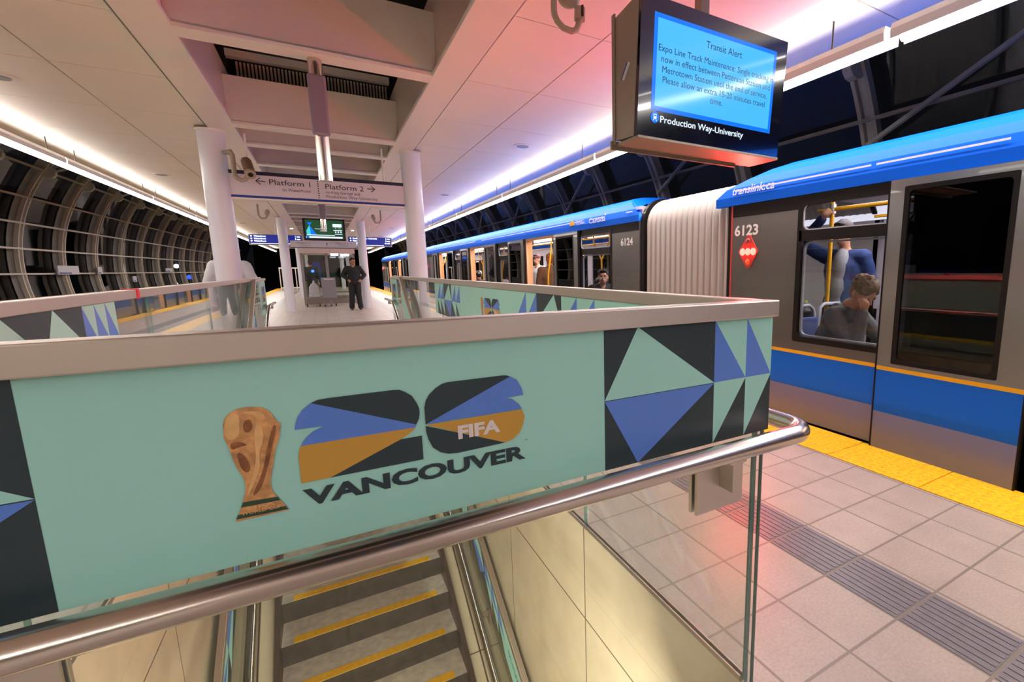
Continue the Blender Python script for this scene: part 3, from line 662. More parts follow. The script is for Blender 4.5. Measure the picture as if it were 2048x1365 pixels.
# ================================================================ TRAIN
TX = 3.42
RT = (0, -1, 0); UPZ = (0, 0, 1)
def car(label, y0, y1, solids, windows, leaves, openings, number, ynum, lamp=None, end_hi=False, end_lo=False, deco=None, light=1.0):
    # y0 < y1; all lists in world y
    r = empty('train_car', (TX+1.3, (y0+y1)/2, -.9), label, 'train car')
    W = 2.62; xi = TX+.05
    b = MB()          # side wall, lower band and mullions
    low = [(a, c) for a, c in solids+windows]
    runs = []
    for a, c in sorted(low):
        if runs and abs(runs[-1][-1][1]-a) < .01: runs[-1].append((a, c))
        else: runs.append([(a, c)])
    for run in runs:
        b = MB()
        for a, c in run:
            if (a, c) in solids: b.box(TX, xi, a, c, .615, 1.915, 0).box(TX-.0015, TX, a, c, 1.80, 1.915, 3)
            else: b.box(TX, xi, a, c, .615, .70, 0).box(TX, xi, a, c, 1.87, 1.915, 3)
            b.box(TX, xi, a, c, .30, .59, 1).box(TX, xi, a, c, -.02, .30, 4).box(TX-.002, xi, a, c, .59, .618, 2)
        b.build('side_panel', ['tr_grey', 'tr_blue', 'tr_yellow', 'tr_dark', 'tr_skirt'], r)
    MB().box(TX+.02, TX+W-.02, y0+.05, y1-.05, -1.0, -.03).build('underframe', 'blackmatt', r)
    MB().box(TX, TX+W, y0, y1, -.03, .015).box(TX+.06, TX+W-.06, y0, y1, .015, .02).build('floor_panel', 'tr_floor', r)
    # far side wall
    b = MB().box(TX+W-.05, TX+W, y0, y1, 0, .8).box(TX+W-.05, TX+W, y0, y1, 1.75, 2.1)
    k = y0
    while k < y1: b.box(TX+W-.05, TX+W, k, k+.25, .8, 1.75); k += 1.5
    if number == '6123': b.box(TX+W-.06, TX+W-.05, 2.4, 4.3, .8, 1.75)
    b.build('far_wall', 'tr_in', r)
    MB().box(TX+W-.03, TX+W-.02, y0, y1, .8, 1.75).build('far_glass', 'glass_leaf', r)
    MB().box(TX+.04, TX+W-.05, y0+.02, y1-.02, 2.06, 2.10).box(TX+.06, TX+.45, y0+.02, y1-.02, 1.93, 2.06).build('ceiling_panel', 'tr_in', r)
    # roof with raked ends
    prof = [(TX-.012, 1.912), (TX-.014, 1.99), (TX+.0, 2.07), (TX+.04, 2.14), (TX+.11, 2.20), (TX+.22, 2.245), (TX+.40, 2.285), (TX+.8, 2.32), (TX+W-.5, 2.32), (TX+W-.1, 2.2), (TX+W+.01, 2.0), (TX+W+.01, 1.912), (TX+W-.02, 1.912), (TX+W-.12, 2.11), (TX+W-.5, 2.22), (TX+.8, 2.22), (TX+.3, 2.17), (TX+.07, 2.08), (TX+.04, 1.98), (TX+.035, 1.912)]
    def tp(p, y):
        k = max(0, (p[1]-2.03))*(3.4 if end_hi and y == y1 and y1 < 5 else 2)
        if y == y1 and end_hi: return y-k+(.22 if y1 < 5 else 0)
        if y == y0 and end_lo: return y+k
        return y
    MB().extr(prof, y0, y1, 0, True, False, tp).build('roof', 'tr_roof', r)
    b = MB()
    for a, c in deco or []: b.box(TX-.0165, TX-.0145, a, c, 2.035, 2.048)
    if b.v: b.build('roof_stripe', 'tr_white', r)
    # windows
    for a, c in windows:
        w = MB().ring(a+.0, c-.0, .695, 1.872, .045, .05, TX-.004, TX+.03, 0, ro=.02).box(TX-.004, TX+.03, a+.02, c-.02, 1.54, 1.625, 0).build('window_frame', ['tr_dark'], r)
        MB().box(TX+.012, TX+.018, a+.03, c-.03, .72, 1.85).build('pane', 'glass_train', w)
        g = MB().ring(a+.05, c-.05, .745, 1.535, .014, .05, TX+.02, TX+.045, 0).ring(a+.05, c-.05, 1.625, 1.845, .010, .05, TX+.0, TX+.01, 0); g.build('gasket', 'seatw', w)
    # door leaves, slid outside the wall
    for a, c in leaves:
        d = MB().box(TX-.045, TX-.010, a, c, .618, .655, 0).box(TX-.045, TX-.010, a, c, 1.845, 1.905, 0).box(TX-.045, TX-.010, a, a+.15, .655, 1.845, 0).box(TX-.045, TX-.010, c-.11, c, .655, 1.845, 0)
        d.box(TX-.045, TX-.010, a, c, .28, .59, 1).box(TX-.045, TX-.010, a, c, -.01, .28, 4).box(TX-.047, TX-.010, a, c, .59, .618, 2).box(TX-.047, TX-.008, c-.008, c+.004, -.01, 1.905, 3).box(TX-.047, TX-.008, a-.004, a+.006, -.01, 1.905, 3)
        d = d.build('door', ['tr_light', 'tr_blue', 'tr_yellow', 'tr_dark', 'tr_skirt'], r)
        MB().ring(a+.145, c-.105, .645, 1.855, .03, .03, TX-.048, TX-.02, 0, ro=.01).build('window_frame', 'tr_dark', d)
        MB().box(TX-.035, TX-.029, a+.15, c-.11, .655, 1.845).build('pane', 'glass_leaf', d)
    for a, c in openings:
        w = MB()
        for q0, q1 in ((a-.06, a), (c, c+.06)): w.box(TX+.0, TX+.12, q0, q1, .0, 1.915, 0)
        w.box(TX, TX+.12, a, c, 1.86, 1.915, 0); w.build('door_frame', 'tr_warm', r)
        MB().box(TX-.002, TX+.05, a-.005, c+.005, .0, .02).build('door_sill', 'steel_dull', r)
        MB().box(TX+.04, TX+.075, a+.3, c-.3, 1.825, 1.858).build('doorway_lamp', 'tr_lampw', r)
        area('door_light', (TX+.25, (a+c)/2, 1.90), (0, 0, 0), .1, c-a-.3, 9*light, (1, .72, .45)).parent = None
        for q in (a+.05, c-.05): MB().tube([(TX+.42, q, .02), (TX+.42, q, 1.2), (TX+.5, q, 1.7), (TX+.5, q, 2.06)], .017, 10).build('grab_pole', 'yrail', r)
        q = (a+c)/2; MB().tube([(TX+1.3, q, .02), (TX+1.3, q, 1.5), (TX+1.2, q+.14, 1.85), (TX+1.2, q+.14, 2.06)], .017, 10).tube([(TX+1.3, q, 1.5), (TX+1.4, q-.14, 1.85), (TX+1.4, q-.14, 2.06)], .017, 10).build('grab_pole', 'yrail', r)
    # ceiling rails and lamps
    for x in (TX+.88, TX+W-.75):
        MB().tube([(x, y0+.3, 1.88), (x, y1-.3, 1.88)], .016, 8).build('grab_rail', 'yrail', r)
    for x in (TX+.7, TX+W-.6):
        k = y0+.4
        while k < y1-1.2: MB().box(x-.05, x+.05, k, k+1.3, 2.045, 2.058).build('ceiling_lamp', 'tr_lamp', r); k += 1.7
    if number:
        b = MB(); text_mesh(b, number, (TX-.003, ynum, 1.628), RT, UPZ, w=.295, h=.095, m=0, bold=.03, align='C'); b.build('number', 'tr_white', r)
    if lamp:
        yl = lamp; s = .148; q = TX-.012
        def dia(sz, k=4):
            o = []
            for i in range(4):
                a0 = i*90; cxx, czz = sz*.72*math.cos(R(a0)), sz*math.sin(R(a0))
                for j in range(k): a = R(a0-45+90*j/(k-1)); o.append((cxx+.028*math.cos(a)-.028*math.cos(R(a0)), czz+.028*math.sin(a)-.028*math.sin(R(a0))))
            return o
        t = MB().slab([(q, yl+u, 1.472+v) for u, v in dia(.155)], (.012, 0, 0)).build('tail_lamp', 'red_plate', r)
        for u, v, m in ((-.066, 0, 'red_on'), (0, 0, 'red_on'), (.066, 0, 'red_on'), (0, .095, 'red_off'), (0, -.095, 'amber')):
            MB().ell((q-.001, yl+u, 1.472+v), (.012, .034, .034) if m == 'red_on' else (.012, .027, .027), 0, 14, 8).build('lens', m, t)
    return r
def tail_light(y, e=26):
    o = area('tail_light', (TX-.035, y, 1.472), (0, R(90), 0), .05, .16, e, (1, .035, .03)); return o
c1 = car('blue and grey train car numbered 6123 at the right of the picture', -9, 3.46,
    [(2.70, 3.46), (1.0, 1.72), (-1.3, -.40), (-9, -2.1)], [(1.72, 2.70), (-2.1, -1.3)], [(1.045, 1.925), (-1.32, -.42)], [(-.36, 1.0)],
    '6123', 3.275, lamp=3.235, end_hi=True, deco=[(1.27, 2.05), (2.09, 3.69-.27)])
b = MB(); text_mesh(b, 'translink.ca', (TX-.019, 3.45, 2.008), RT, UPZ, w=.50, h=.075, bold=.012, shear=.25); text_mesh(b, 'translink', (TX-.003, 2.875+.62, .905), RT, UPZ, w=.62, h=.13, bold=.03)
b.build('lettering', 'tr_white', c1)
MB().box(TX+.03, TX+.045, 3.35, 3.46, .0, 1.9).box(TX-.004, TX+.0, 3.452, 3.47, .0, 1.91).build('end_trim_redlit', 'red_plate', c1)  # red light on the trim is put into its colour
tail_light(3.235, 44)
c2 = car('blue and grey train car numbered 6124 beyond the grey bellows', 5.07, 20.3,
    [(5.07, 5.74), (6.72, 7.6), (9.05, 10.05), (10.8, 11.8), (13.25, 14.15), (15.0, 15.95), (17.35, 20.3)],
    [(5.74, 6.72), (10.05, 10.8), (14.15, 15.0)],
    [(6.70, 7.62), (9.06, 10.0), (10.85, 11.78), (13.26, 14.18), (15.02, 15.94), (17.36, 18.28)],
    [(7.66, 9.0), (11.84, 13.2), (15.98, 17.3)], '6124', 5.36, lamp=19.8, end_lo=True, end_hi=True, deco=[(5.2, 5.35), (5.9, 6.35), (6.6, 12.0), (12.6, 19.2)])
b = MB(); text_mesh(b, 'Canada', (TX-.019, 6.37, 1.985), RT, UPZ, w=.49, h=.075, bold=.01)
b.poly([(TX-.019, 5.90+.0, 2.06), (TX-.019, 5.90, 2.085), (TX-.019, 5.86, 2.085), (TX-.019, 5.86, 2.06)])
text_mesh(b, 'BRITISH', (TX-.019, 6.80, 2.045), RT, UPZ, w=.28, h=.022); text_mesh(b, 'COLUMBIA', (TX-.019, 6.80, 2.0), RT, UPZ, w=.30, h=.03, bold=.02)
b.build('lettering', 'tr_white', c2)
b = MB(); n = 12; b.poly([(TX-.019, 6.93+.09*math.cos(math.pi*k/n), 2.0+.075*math.sin(math.pi*k/n)) for k in range(n+1)]); b.build('emblem', 'tr_yellow', c2)
tail_light(19.8, 14)
c3 = car('blue and grey train car farthest along the platform', 20.9, 36.2,
    [(20.9, 22.4), (23.8, 26.6), (28.0, 30.8), (32.2, 36.2)], [], [(21.4, 22.36), (23.84, 24.8), (25.6, 26.56), (28.04, 29.0), (29.8, 30.76), (32.24, 33.2)],
    [(22.42, 23.78), (26.62, 27.98), (30.82, 32.18)], None, 0, lamp=35.7, end_hi=True, end_lo=True, deco=[(21.5, 34.6)])
tail_light(35.7, 14)
# bellows
def bell(ya, yb, n, label):
    r = empty('train_bellows', (TX+1.3, (ya+yb)/2, 0), label, 'bellows')
    def prof(d): 
        x0 = TX+.045+d; o = [(x0, .02)]
        for k in range(9): a = R(180-90*k/8); o.append((x0+.34+.34*math.cos(a), 1.86+.32*math.sin(a)-d*.6))
        o += [(TX+2.3, 2.18-d*.6), (TX+2.5, 1.9), (TX+2.5, .02)]
        return o
    b = MB(); sec = 10; v = []; f = []; P = []
    N = n*sec
    for i in range(N+1):
        y = ya+(yb-ya)*i/N; d = .045*(1-abs(math.sin(math.pi*i/sec))**.55); P.append([(x, y, z) for x, z in prof(d)])
    m = len(P[0])
    for i in range(N):
        for k in range(m-1): f.append((i*m+k, i*m+k+1, (i+1)*m+k+1, (i+1)*m+k))
    b.add([q for g in P for q in g], f, 0, True); b.build('corrugation', 'bellows', r)
    for q0, q1 in ((ya-.06, ya), (yb, yb+.06)):
        b = MB(); pr_ = prof(-.03); pr2 = prof(.10); m = len(pr_)
        v = [(x, y, z) for y in (q0, q1) for P_ in (pr_, pr2) for x, z in P_]
        f = []
        for k in range(m-1): f += [(k, k+1, 2*m+k+1, 2*m+k), (k, m+k, m+k+1, k+1), (2*m+k, 2*m+k+1, 3*m+k+1, 3*m+k), (m+k, 3*m+k, 3*m+k+1, m+k+1)]
        b.add(v, f); b.build('end_frame', 'tr_dark', r)
    return r
bell(3.53, 5.00, 15, 'grey corrugated bellows between the train cars 6123 and 6124')
bell(20.36, 20.84, 6, 'small distant grey bellows between the second and the farthest train car')
# interior of the near car: seat, advert, pole, partition
def seat(x, y, car_, sgn=1):
    r = MB().box(x-.21, x+.21, y-.22, y+.22, .40, .46).build('seat', 'seat', car_, bevel=.02)
    MB().box(x-.19, x+.19, y+sgn*.20, y+sgn*.24, .46, .86).build('backrest', 'seat', r, bevel=.015)
    pts = [(x-.21, y+sgn*.24, .42), (x-.215, y+sgn*.25, .75), (x-.18, y+sgn*.26, .93), (x-.12, y+sgn*.26, .965), (x+.12, y+sgn*.26, .965), (x+.18, y+sgn*.26, .93), (x+.215, y+sgn*.25, .75), (x+.21, y+sgn*.24, .42)]
    MB().tube(pts, .018, 8).build('seat_shell', 'seatw', r); MB().box(x-.03, x+.03, y-.15, y+.15, .02, .40).build('pedestal', 'greypl', r)
for x, y, c in ((3.80, 2.66, c1), (4.32, 2.70, c1), (3.86, 6.90, c2), (3.86, 12.3, c2), (3.86, 14.35, c2)): seat(x, y, c)
MB().box(5.86, 5.90, 1.9, 4.6, 1.90, 2.10).build('advert_panel', 'ad', c1)
b = MB().tube([(4.3, 3.0, .02), (4.3, 3.0, 2.06)], .021, 14); b.build('grab_pole', 'yrail', c1)
b = MB().tube([(4.3, 3.0, 1.885), (4.3, .9, 1.885)], .017, 12); b.build('grab_rail', 'yrail', c1)
MB().tube([(4.3, 3.0, 1.84), (4.3, 3.0, 1.93)], .034, 12).build('pole_clamp', 'chrome', c1)
MB().tube([(3.78, 1.72, 1.0), (3.78, 1.72, 2.0)], .02, 12).build('grab_pole', 'yrail', c1)
b = MB(); b.box(3.75, 3.95, 3.25, 3.4, .2, 1.02); b.build('equipment_box', 'blackmatt', c1)
r = empty('bottle', (3.97, 3.02, 1.0), 'small clear bottle with bright green cap seen low in the train window', 'bottle')
MB().tube([(3.97, 3.02, .90), (3.97, 3.02, .985)], .02, 14).build('body', 'glass_train', r); MB().tube([(3.97, 3.02, .985), (3.97, 3.02, 1.005)], .035, 16).build('cap', 'green', r)
MB().box(3.85, 4.05, 2.96, 3.10, .02, .90).build('litter_box', 'blackmatt', c1)
for y, e in ((2.3, 16), (6.2, 16), (10.4, 14), (14.5, 14), (22, 20), (30, 20)): area('car_light', (4.7, y, 2.03), (0, 0, 0), .5, 1.6, e*2.6, (1, .95, .96))

# ================================================================ SCREEN (hanging, facing the camera)
r = empty('information_screen', (2.0, 2.30, 2.0), 'large hanging screen showing a Transit Alert on a bright blue page', 'screen')
def SP(x, z, d=0): return (x, 2.20-.075*(z-2.02)-d, z)   # face leans forward at the top
b = MB(); zt = 2.685
b.slab([SP(1.466, 2.02), SP(2.548, 2.02), SP(2.548, zt), SP(1.466, zt)], (0, .03, 0)); b.build('bezel', 'tvbez', r, bevel=.002)
b = MB(); b.slab([(1.462, 2.225, 2.018), (1.462, 2.40, 2.03), (1.462, 2.40, 2.66), (1.462, 2.17, zt)], (1.09, 0, 0)); b.build('housing', 'tvcase', r, bevel=.003)
MB().box(1.47, 2.545, 2.19, 2.43, 2.004, 2.018).box(1.455, 1.465, 2.40, 2.43, 2.01, 2.68).box(1.44, 2.4, 2.415, 2.43, 1.985, 2.03).build('back_rim', 'tvcase', r, bevel=.002)
MB().box(1.98, 2.04, 2.30, 2.36, 2.66, 3.05).build('hanging_bracket', 'tvcase', r)
sx0, sx1, sz0, sz1 = 1.549, 2.458, 2.152, 2.612
fr = MB(); fr.poly([SP(sx0, sz0, .001), SP(sx1, sz0, .001), SP(sx1, sz1, .001), SP(sx0, sz1, .001)], 0)
fr.poly([SP(sx0+.022, sz0+.022, .002), SP(sx1-.022, sz0+.022, .002), SP(sx1-.022, sz1-.022, .002), SP(sx0+.022, sz1-.022, .002)], 1)
rt = (1, 0, 0); up = Vector((0, -.075, 1)).normalized()
for s, x, z, w, al in (('Transit Alert', 2.035, 2.518, .27, 'C'), ('Expo Line Track Maintenance: Single tracking is', 2.012, 2.440, .862, 'C'), ('now in effect between Patterson Station and', 2.012, 2.391, .82, 'C'), ('Metrotown Station until the end of service.', 2.005, 2.342, .79, 'C'), ('Please allow an extra 15-20 minutes travel', 2.003, 2.293, .775, 'C'), ('time.', 2.0, 2.246, .095, 'C')):
    text_mesh(fr, s, SP(x, z, .003), rt, up, w=w, h=.033 if s != 'Transit Alert' else .037, m=2, align=al)
text_mesh(fr, 'Production Way-University', SP(1.612, 2.098, .003), rt, up, w=.62, h=.034, m=3, bold=.01)
n = 20; fr.poly([SP(1.577+.028*math.cos(2*math.pi*k/n), 2.118+.028*math.sin(2*math.pi*k/n), .003) for k in range(n)], 0)
fr.poly([SP(1.567, 2.110, .004), SP(1.587, 2.110, .004), SP(1.587, 2.134, .004), SP(1.567, 2.134, .004)], 3)
fr.poly([SP(1.570, 2.122, .005), SP(1.584, 2.122, .005), SP(1.584, 2.130, .005), SP(1.570, 2.130, .005)], 0)
for sg in (-1, 1): fr.poly([SP(1.577+sg*.004, 2.108, .004), SP(1.577+sg*.008, 2.108, .004), SP(1.577+sg*.014, 2.100, .004), SP(1.577+sg*.010, 2.100, .004)], 3)
fr.build('display', ['scr_blue', 'scr_cyan', 'scr_text', 'scr_white'], r)
b = MB(); b.poly([(1.4605, 2.34, 2.33), (1.4605, 2.31, 2.315), (1.4605, 2.25, 2.385), (1.4605, 2.28, 2.40)], 0); b.poly([(1.4602, 2.345, 2.33), (1.4602, 2.335, 2.325), (1.4602, 2.275, 2.395), (1.4602, 2.285, 2.40)], 1); b.build('sticker', ['paper', 'signblue'], r)
# ================================================================ PLATFORM SIGN
r = empty('direction_sign', (.09, 7.8, 2.24), 'white sign between the nearest columns reading Platform 1 and Platform 2', 'sign')
x0, x1, z0, z1 = -.93, 1.10, 2.245, 2.575; ys = 7.76
MB().box(x0, x1, ys, ys+.10, z0, z1).build('sign_box', 'sign', r, bevel=.003)
b = MB(); b.box(x0, x1, ys-.002, ys, z1-.045, z1, 1).box(x0, x1, ys-.002, ys, z0+.002, z0+.030, 0); b.build('border_band', ['signblue', 'signnavy'], r)
MB().box(x0, x1, ys-.004, ys+.1, z0-.02, z0-.001).build('lower_rail', 'beam', r)
b = MB(); yt = ys-.003
text_mesh(b, 'Platform 1', (-.497, yt, 2.425), rt, UPZ, w=.445, h=.070); text_mesh(b, 'Platform 2', (.120, yt, 2.418), rt, UPZ, w=.458, h=.070)
text_mesh(b, 'to Waterfront', (-.052, yt, 2.352), rt, UPZ, w=.315, h=.042, m=1, align='R')
text_mesh(b, 'to King George and', (.122, yt, 2.358), rt, UPZ, w=.405, h=.040, m=1); text_mesh(b, 'Production Way\u2013University', (.122, yt, 2.302), rt, UPZ, w=.625, h=.040, m=1)
for s, xa in ((-1, -.63), (1, .715)):
    b.poly([(xa-s*.092, yt, 2.452), (xa-s*.092, yt, 2.464), (xa, yt, 2.464), (xa, yt, 2.452)])
    b.poly([(xa, yt, 2.458), (xa-s*.045, yt, 2.495), (xa-s*.037, yt, 2.503), (xa+s*.012, yt, 2.458)]); b.poly([(xa, yt, 2.458), (xa-s*.045, yt, 2.421), (xa-s*.037, yt, 2.413), (xa+s*.012, yt, 2.458)])
for k in range(8): n = 10; zc = 2.505-k*.030; b.poly([(.036+.0085*math.cos(2*math.pi*j/n), yt, zc+.0085*math.sin(2*math.pi*j/n)) for j in range(n)])
b.build('lettering', ['signtx', 'signtx2'], r)
for q in (.85, -.7): MB().tube([(q, 7.81, 2.575), (q, 7.81, 3.03)], .012, 8).build('hanger', 'beam', r)
# far copy between the second columns
r = empty('direction_sign', (.11, 19.1, 2.06), 'far white sign above the glass shelter with faint Platform 1 and Platform 2 text', 'sign')
MB().box(-.85, 1.05, 19.06, 19.14, 2.08, 2.31).build('sign_box', 'sign', r); MB().box(-.85, 1.05, 19.055, 19.06, 2.075, 2.10).build('border_band', 'signtx2', r)
b = MB(); text_mesh(b, 'Platform 1', (-.66, 19.055, 2.215), rt, UPZ, w=.36, h=.05, m=0); text_mesh(b, 'Platform 2', (.44, 19.055, 2.215), rt, UPZ, w=.36, h=.05, m=0)
b.poly([(.15, 19.055, 2.26), (.19, 19.055, 2.26), (.17, 19.055, 2.13)]); text_mesh(b, 'to Waterfront', (-.6, 19.055, 2.15), rt, UPZ, w=.28, h=.03, m=0); text_mesh(b, 'to King George', (.5, 19.055, 2.15), rt, UPZ, w=.3, h=.03, m=0); b.build('lettering', 'signtx2', r)
# ================================================================ FAR SCREEN
r = empty('information_screen', (.13, 17.5, 2.24), 'black framed screen with green map page hanging ahead of the shelter', 'screen')
MB().box(-.42, .69, 17.5, 17.6, 2.25, 2.90).build('bezel', 'black', r, bevel=.004); MB().box(.08, .16, 17.53, 17.58, 2.9, 3.05).build('hanging_bracket', 'beam', r)
b = MB(); Q = lambda x, z, l=1: (x, 17.5-.002*l, z)
def qr(x0, x1, z0, z1, m, l): b.poly([Q(x0, z0, l), Q(x1, z0, l), Q(x1, z1, l), Q(x0, z1, l)], m)
qr(-.36, .63, 2.31, 2.86, 0, 1); b.poly([Q(-.33, 2.42, 2), Q(-.23, 2.42, 2), Q(-.25, 2.7, 2), Q(-.34, 2.53, 2)], 1); b.poly([Q(-.23, 2.42, 2), Q(-.08, 2.42, 2), Q(-.25, 2.7, 2)], 2); b.poly([Q(-.25, 2.68, 2), Q(-.30, 2.78, 2), Q(-.18, 2.78, 2)], 2)
qr(-.34, .40, 2.40, 2.42, 3, 2); qr(-.36, .60, 2.32, 2.37, 3, 2); qr(-.35, -.28, 2.32, 2.37, 2, 3); qr(.40, .60, 2.44, 2.455, 3, 2); qr(.37, .60, 2.55, 2.575, 3, 2); qr(.36, .60, 2.66, 2.76, 3, 2)
for k in range(3): qr(.41+k*.07, .445+k*.07, 2.49, 2.53, 3, 2)
text_mesh(b, 'Waterfront', Q(-.12, 2.585, 2), rt, UPZ, w=.26, h=.03, m=3); text_mesh(b, '9 min', Q(.02, 2.52, 2), rt, UPZ, w=.12, h=.03, m=3); text_mesh(b, '8    12', Q(.42, 2.61, 2), rt, UPZ, w=.14, h=.03, m=3)
b.build('display', ['scr_green', 'scr_teal', 'scr_blue', 'scr_white'], r)
# LED departure boards
for x0, x1, side, rows, lab in ((-2.12, -.55, 'L', (('Waterfront', '1 min'), ('Waterfront', '5 min'), ('Waterfront', '9 min')), 'blue departure board listing Waterfront trains over the left platform'), (.90, 2.40, 'R', (('Production Way - University', '5 min'), ('King George', '8 min'), ('Lougheed', '12 min')), 'blue departure board with Production Way - University over the right platform')):
    r = empty('departure_board', ((x0+x1)/2, 21, 2.25), lab, 'departure board')
    MB().box(x0, x1, 21.0, 21.12, 2.24, 2.60).build('case', 'frame', r, bevel=.004); b = MB(); b.poly([(x0+.02, 20.998, 2.27), (x1-.04, 20.998, 2.27), (x1-.04, 20.998, 2.59), (x0+.02, 20.998, 2.59)], 0)
    for k, (a, c) in enumerate(rows):
        n = 12; zz = 2.545-k*.085; b.poly([(x0+.08+.025*math.cos(2*math.pi*j/n), 20.995, zz+.025*math.sin(2*math.pi*j/n)) for j in range(n)], 1)
        text_mesh(b, a, (x0+.15, 20.995, zz-.025), rt, UPZ, h=.052, m=1, bold=.03); text_mesh(b, c, (x1-.07, 20.995, zz-.025), rt, UPZ, h=.052, m=1, align='R', bold=.03)
    b.poly([(x0+.05, 20.995, 2.285), (x1-.3, 20.995, 2.285), (x1-.3, 20.995, 2.30), (x0+.05, 20.995, 2.30)], 1)
    b.build('display', ['led_bg', 'led_tx'], r)
    xc = (x0+x1)/2; MB().tube([(xc, 21.06, 2.6), (xc, 21.06, 3.05)], .02, 8).tube([(xc-.5, 21.06, 2.63), (xc+.5, 21.06, 2.63)], .015, 8).build('hanger', 'beam', r)
# small downlights
for x in (-.95, 1.2): tag(MB().tube([(x, 23.5, 3.00), (x, 23.5, 3.03)], .05, 14).build('downlight', 'lampw'), 'small bright round downlight far down at the %s beam' % ('left' if x < 0 else 'right'), 'downlight')
# ================================================================ PENDANT POLES
for y, L, lab in ((4.85, .95, 'tall polished pendant pole hanging from the nearest coffer beam'), (12.3, .86, 'polished pendant pole hanging farther off in front of the far screen')):
    r = empty('pendant_pole', (.085, y, 3.02), lab, 'pole'); x = .085
    MB().tube([(x, y, 3.02), (x, y, 3.02-L)], .052, 24).build('pole', 'chrome', r)
    MB().box(x-.066, x+.066, y-.08, y-.045, 3.02-.60, 3.02-.13).build('cover_plate', 'pendplate', r, bevel=.03)
# ================================================================ CCTV
def cctv(J, a, b_, rad, lab, mount):
    r = empty('cctv_camera', mount, lab, 'security camera')
    MB().tube(J, rad*.45, 14).build('arm', 'camgrey', r)
    a = Vector(a); b_ = Vector(b_); d = (b_-a).normalized()
    MB().cap(a, b_, rad, rad*1.02, n=20).build('body', 'cambrown', r); MB().tube([b_+d*rad*.3, b_+d*rad*1.05], rad*1.02, 20).build('front_ring', 'camgrey', r)
    MB().tube([b_+d*rad*1.0, b_+d*rad*1.08], rad*.5, 18).build('lens', 'black', r)
cctv([(-.91, 7.72, 2.76), (-.84, 7.6, 2.76), (-.822, 7.6, 2.72), (-.826, 7.6, 2.50), (-.818, 7.6, 2.475), (-.795, 7.6, 2.445), (-.765, 7.6, 2.428), (-.728, 7.6, 2.44), (-.68, 7.6, 2.49)], (-.70, 7.66, 2.665), (-.655, 7.42, 2.50), .055, 'brown cctv camera on a curved arm beside the left column', (-.90, 7.7, 2.43))
r = empty('loudspeaker', (1.42, 2.9, 3.05), 'grey pendant fixture with a hooked arm, cut off by the top edge beside the screen', 'loudspeaker')
MB().tube([(1.334, 2.9, 3.05), (1.331, 2.9, 2.878), (1.335, 2.9, 2.85), (1.352, 2.9, 2.82), (1.391, 2.9, 2.791), (1.447, 2.9, 2.785), (1.480, 2.9, 2.80), (1.497, 2.9, 2.835), (1.505, 2.9, 2.89)], .019, 14).build('arm', 'camgrey', r)
MB().tube([(1.505, 2.9, 2.86), (1.508, 2.9, 2.93)], .036, 8).build('clamp', 'camgrey', r, bevel=.006); MB().tube([(1.506, 2.86, 2.87), (1.506, 2.86, 2.93)], .008, 8).build('cable', 'black', r)
MB().ell((1.45, 2.93, 3.0), (.075, .075, .07), 0, 20, 12).build('dome', 'camgrey', r)
for x, s in ((-.80, 1), (1.03, -1)):
    r = empty('cctv_camera', (x, 15.5, 3.02), 'far curved-arm cctv camera by the %s beam' % ('left' if s > 0 else 'right'), 'security camera')
    MB().tube([(x-s*.5, 15.5, 3.02), (x-s*.5, 15.5, 2.75), (x-s*.45, 15.5, 2.67), (x-s*.36, 15.5, 2.67), (x-s*.31, 15.5, 2.75)], .022, 8).build('arm', 'camgrey', r)
    MB().cap((x-s*.31, 15.6, 2.86), (x-s*.31, 15.4, 2.78), .05, .05).build('body', 'camgrey', r)
# ================================================================ SHELTER and clutter beyond
r = empty('glass_shelter', (.2, 22.5, 0), 'grey framed glass shelter in the middle of the platform behind the cart', 'shelter')
for x in (-.68, .14, 1.06):
    for y in (22, 24.5): MB().box(x-.045, x+.045, y-.045, y+.045, 0, 2.0).build('post', 'frame', r)
MB().box(-.75, 1.12, 21.9, 24.6, 2.0, 2.22).build('roof', 'beam', r); MB().box(-.70, 1.08, 21.97, 22.03, .05, .25).box(-.7, 1.08, 24.47, 24.53, .05, .25).build('kick_panel', 'frame', r)
for q in ((-.63, .09, 21.99, 22.0), (.19, 1.01, 21.99, 22.0), (-.63, .09, 24.5, 24.51), (.19, 1.01, 24.5, 24.51), (-.69, -.68, 22.05, 24.45), (1.06, 1.07, 22.05, 24.45)): MB().box(*q, .25, 2.0).build('glass_panel', 'glass', r)
MB().box(-.5, -.1, 23.3, 23.6, .9, 1.7).build('machine_panel', 'signblue', r); MB().ell((-.36, 21.97, 1.32), (.05, .02, .05), 0, 12, 8).build('indicator', 'lampb', r)
for q in ((.3, .55, 22.4, 22.5), (.65, .95, 22.8, 22.9)): MB().box(*q, 1.93, 2.0).build('ceiling_lamp', 'lampw', r)
MB().box(.25, .95, 23.2, 23.6, .42, .48).build('bench', 'steel_dull', r)
r = empty('utility_cart', (.12, 21, 0), 'grey upright utility box on a small wheeled cart in front of the shelter', 'cart')
MB().box(-.11, .35, 20.85, 21.15, .32, 1.08).build('box', 'greypl', r, bevel=.01); MB().box(-.03, .30, 20.84, 20.85, 1.0, 1.04).build('label_plate', 'paper', r)
for x in (-.06, .14): MB().box(x-.05, x+.05, 20.9, 21.1, .06, .32).build('leg', 'frame', r)
for x in (-.06, .14, .3): MB().tube([(x-.02, 21.0, .06), (x+.02, 21.0, .06)], .06, 14).build('wheel', 'black', r)
r = empty('trolley', (-.4, 21.3, 0), 'low metal trolley carrying a white bag left of the grey utility box', 'trolley')
b = MB().box(-.66, -.18, 21.1, 21.6, .30, .34)
for x in (-.64, -.2):
    for y in (21.12, 21.58): b.box(x-.015, x+.015, y-.015, y+.015, .06, 1.0 if y > 21.3 else .34)
b.build('frame', 'steel_dull', r)
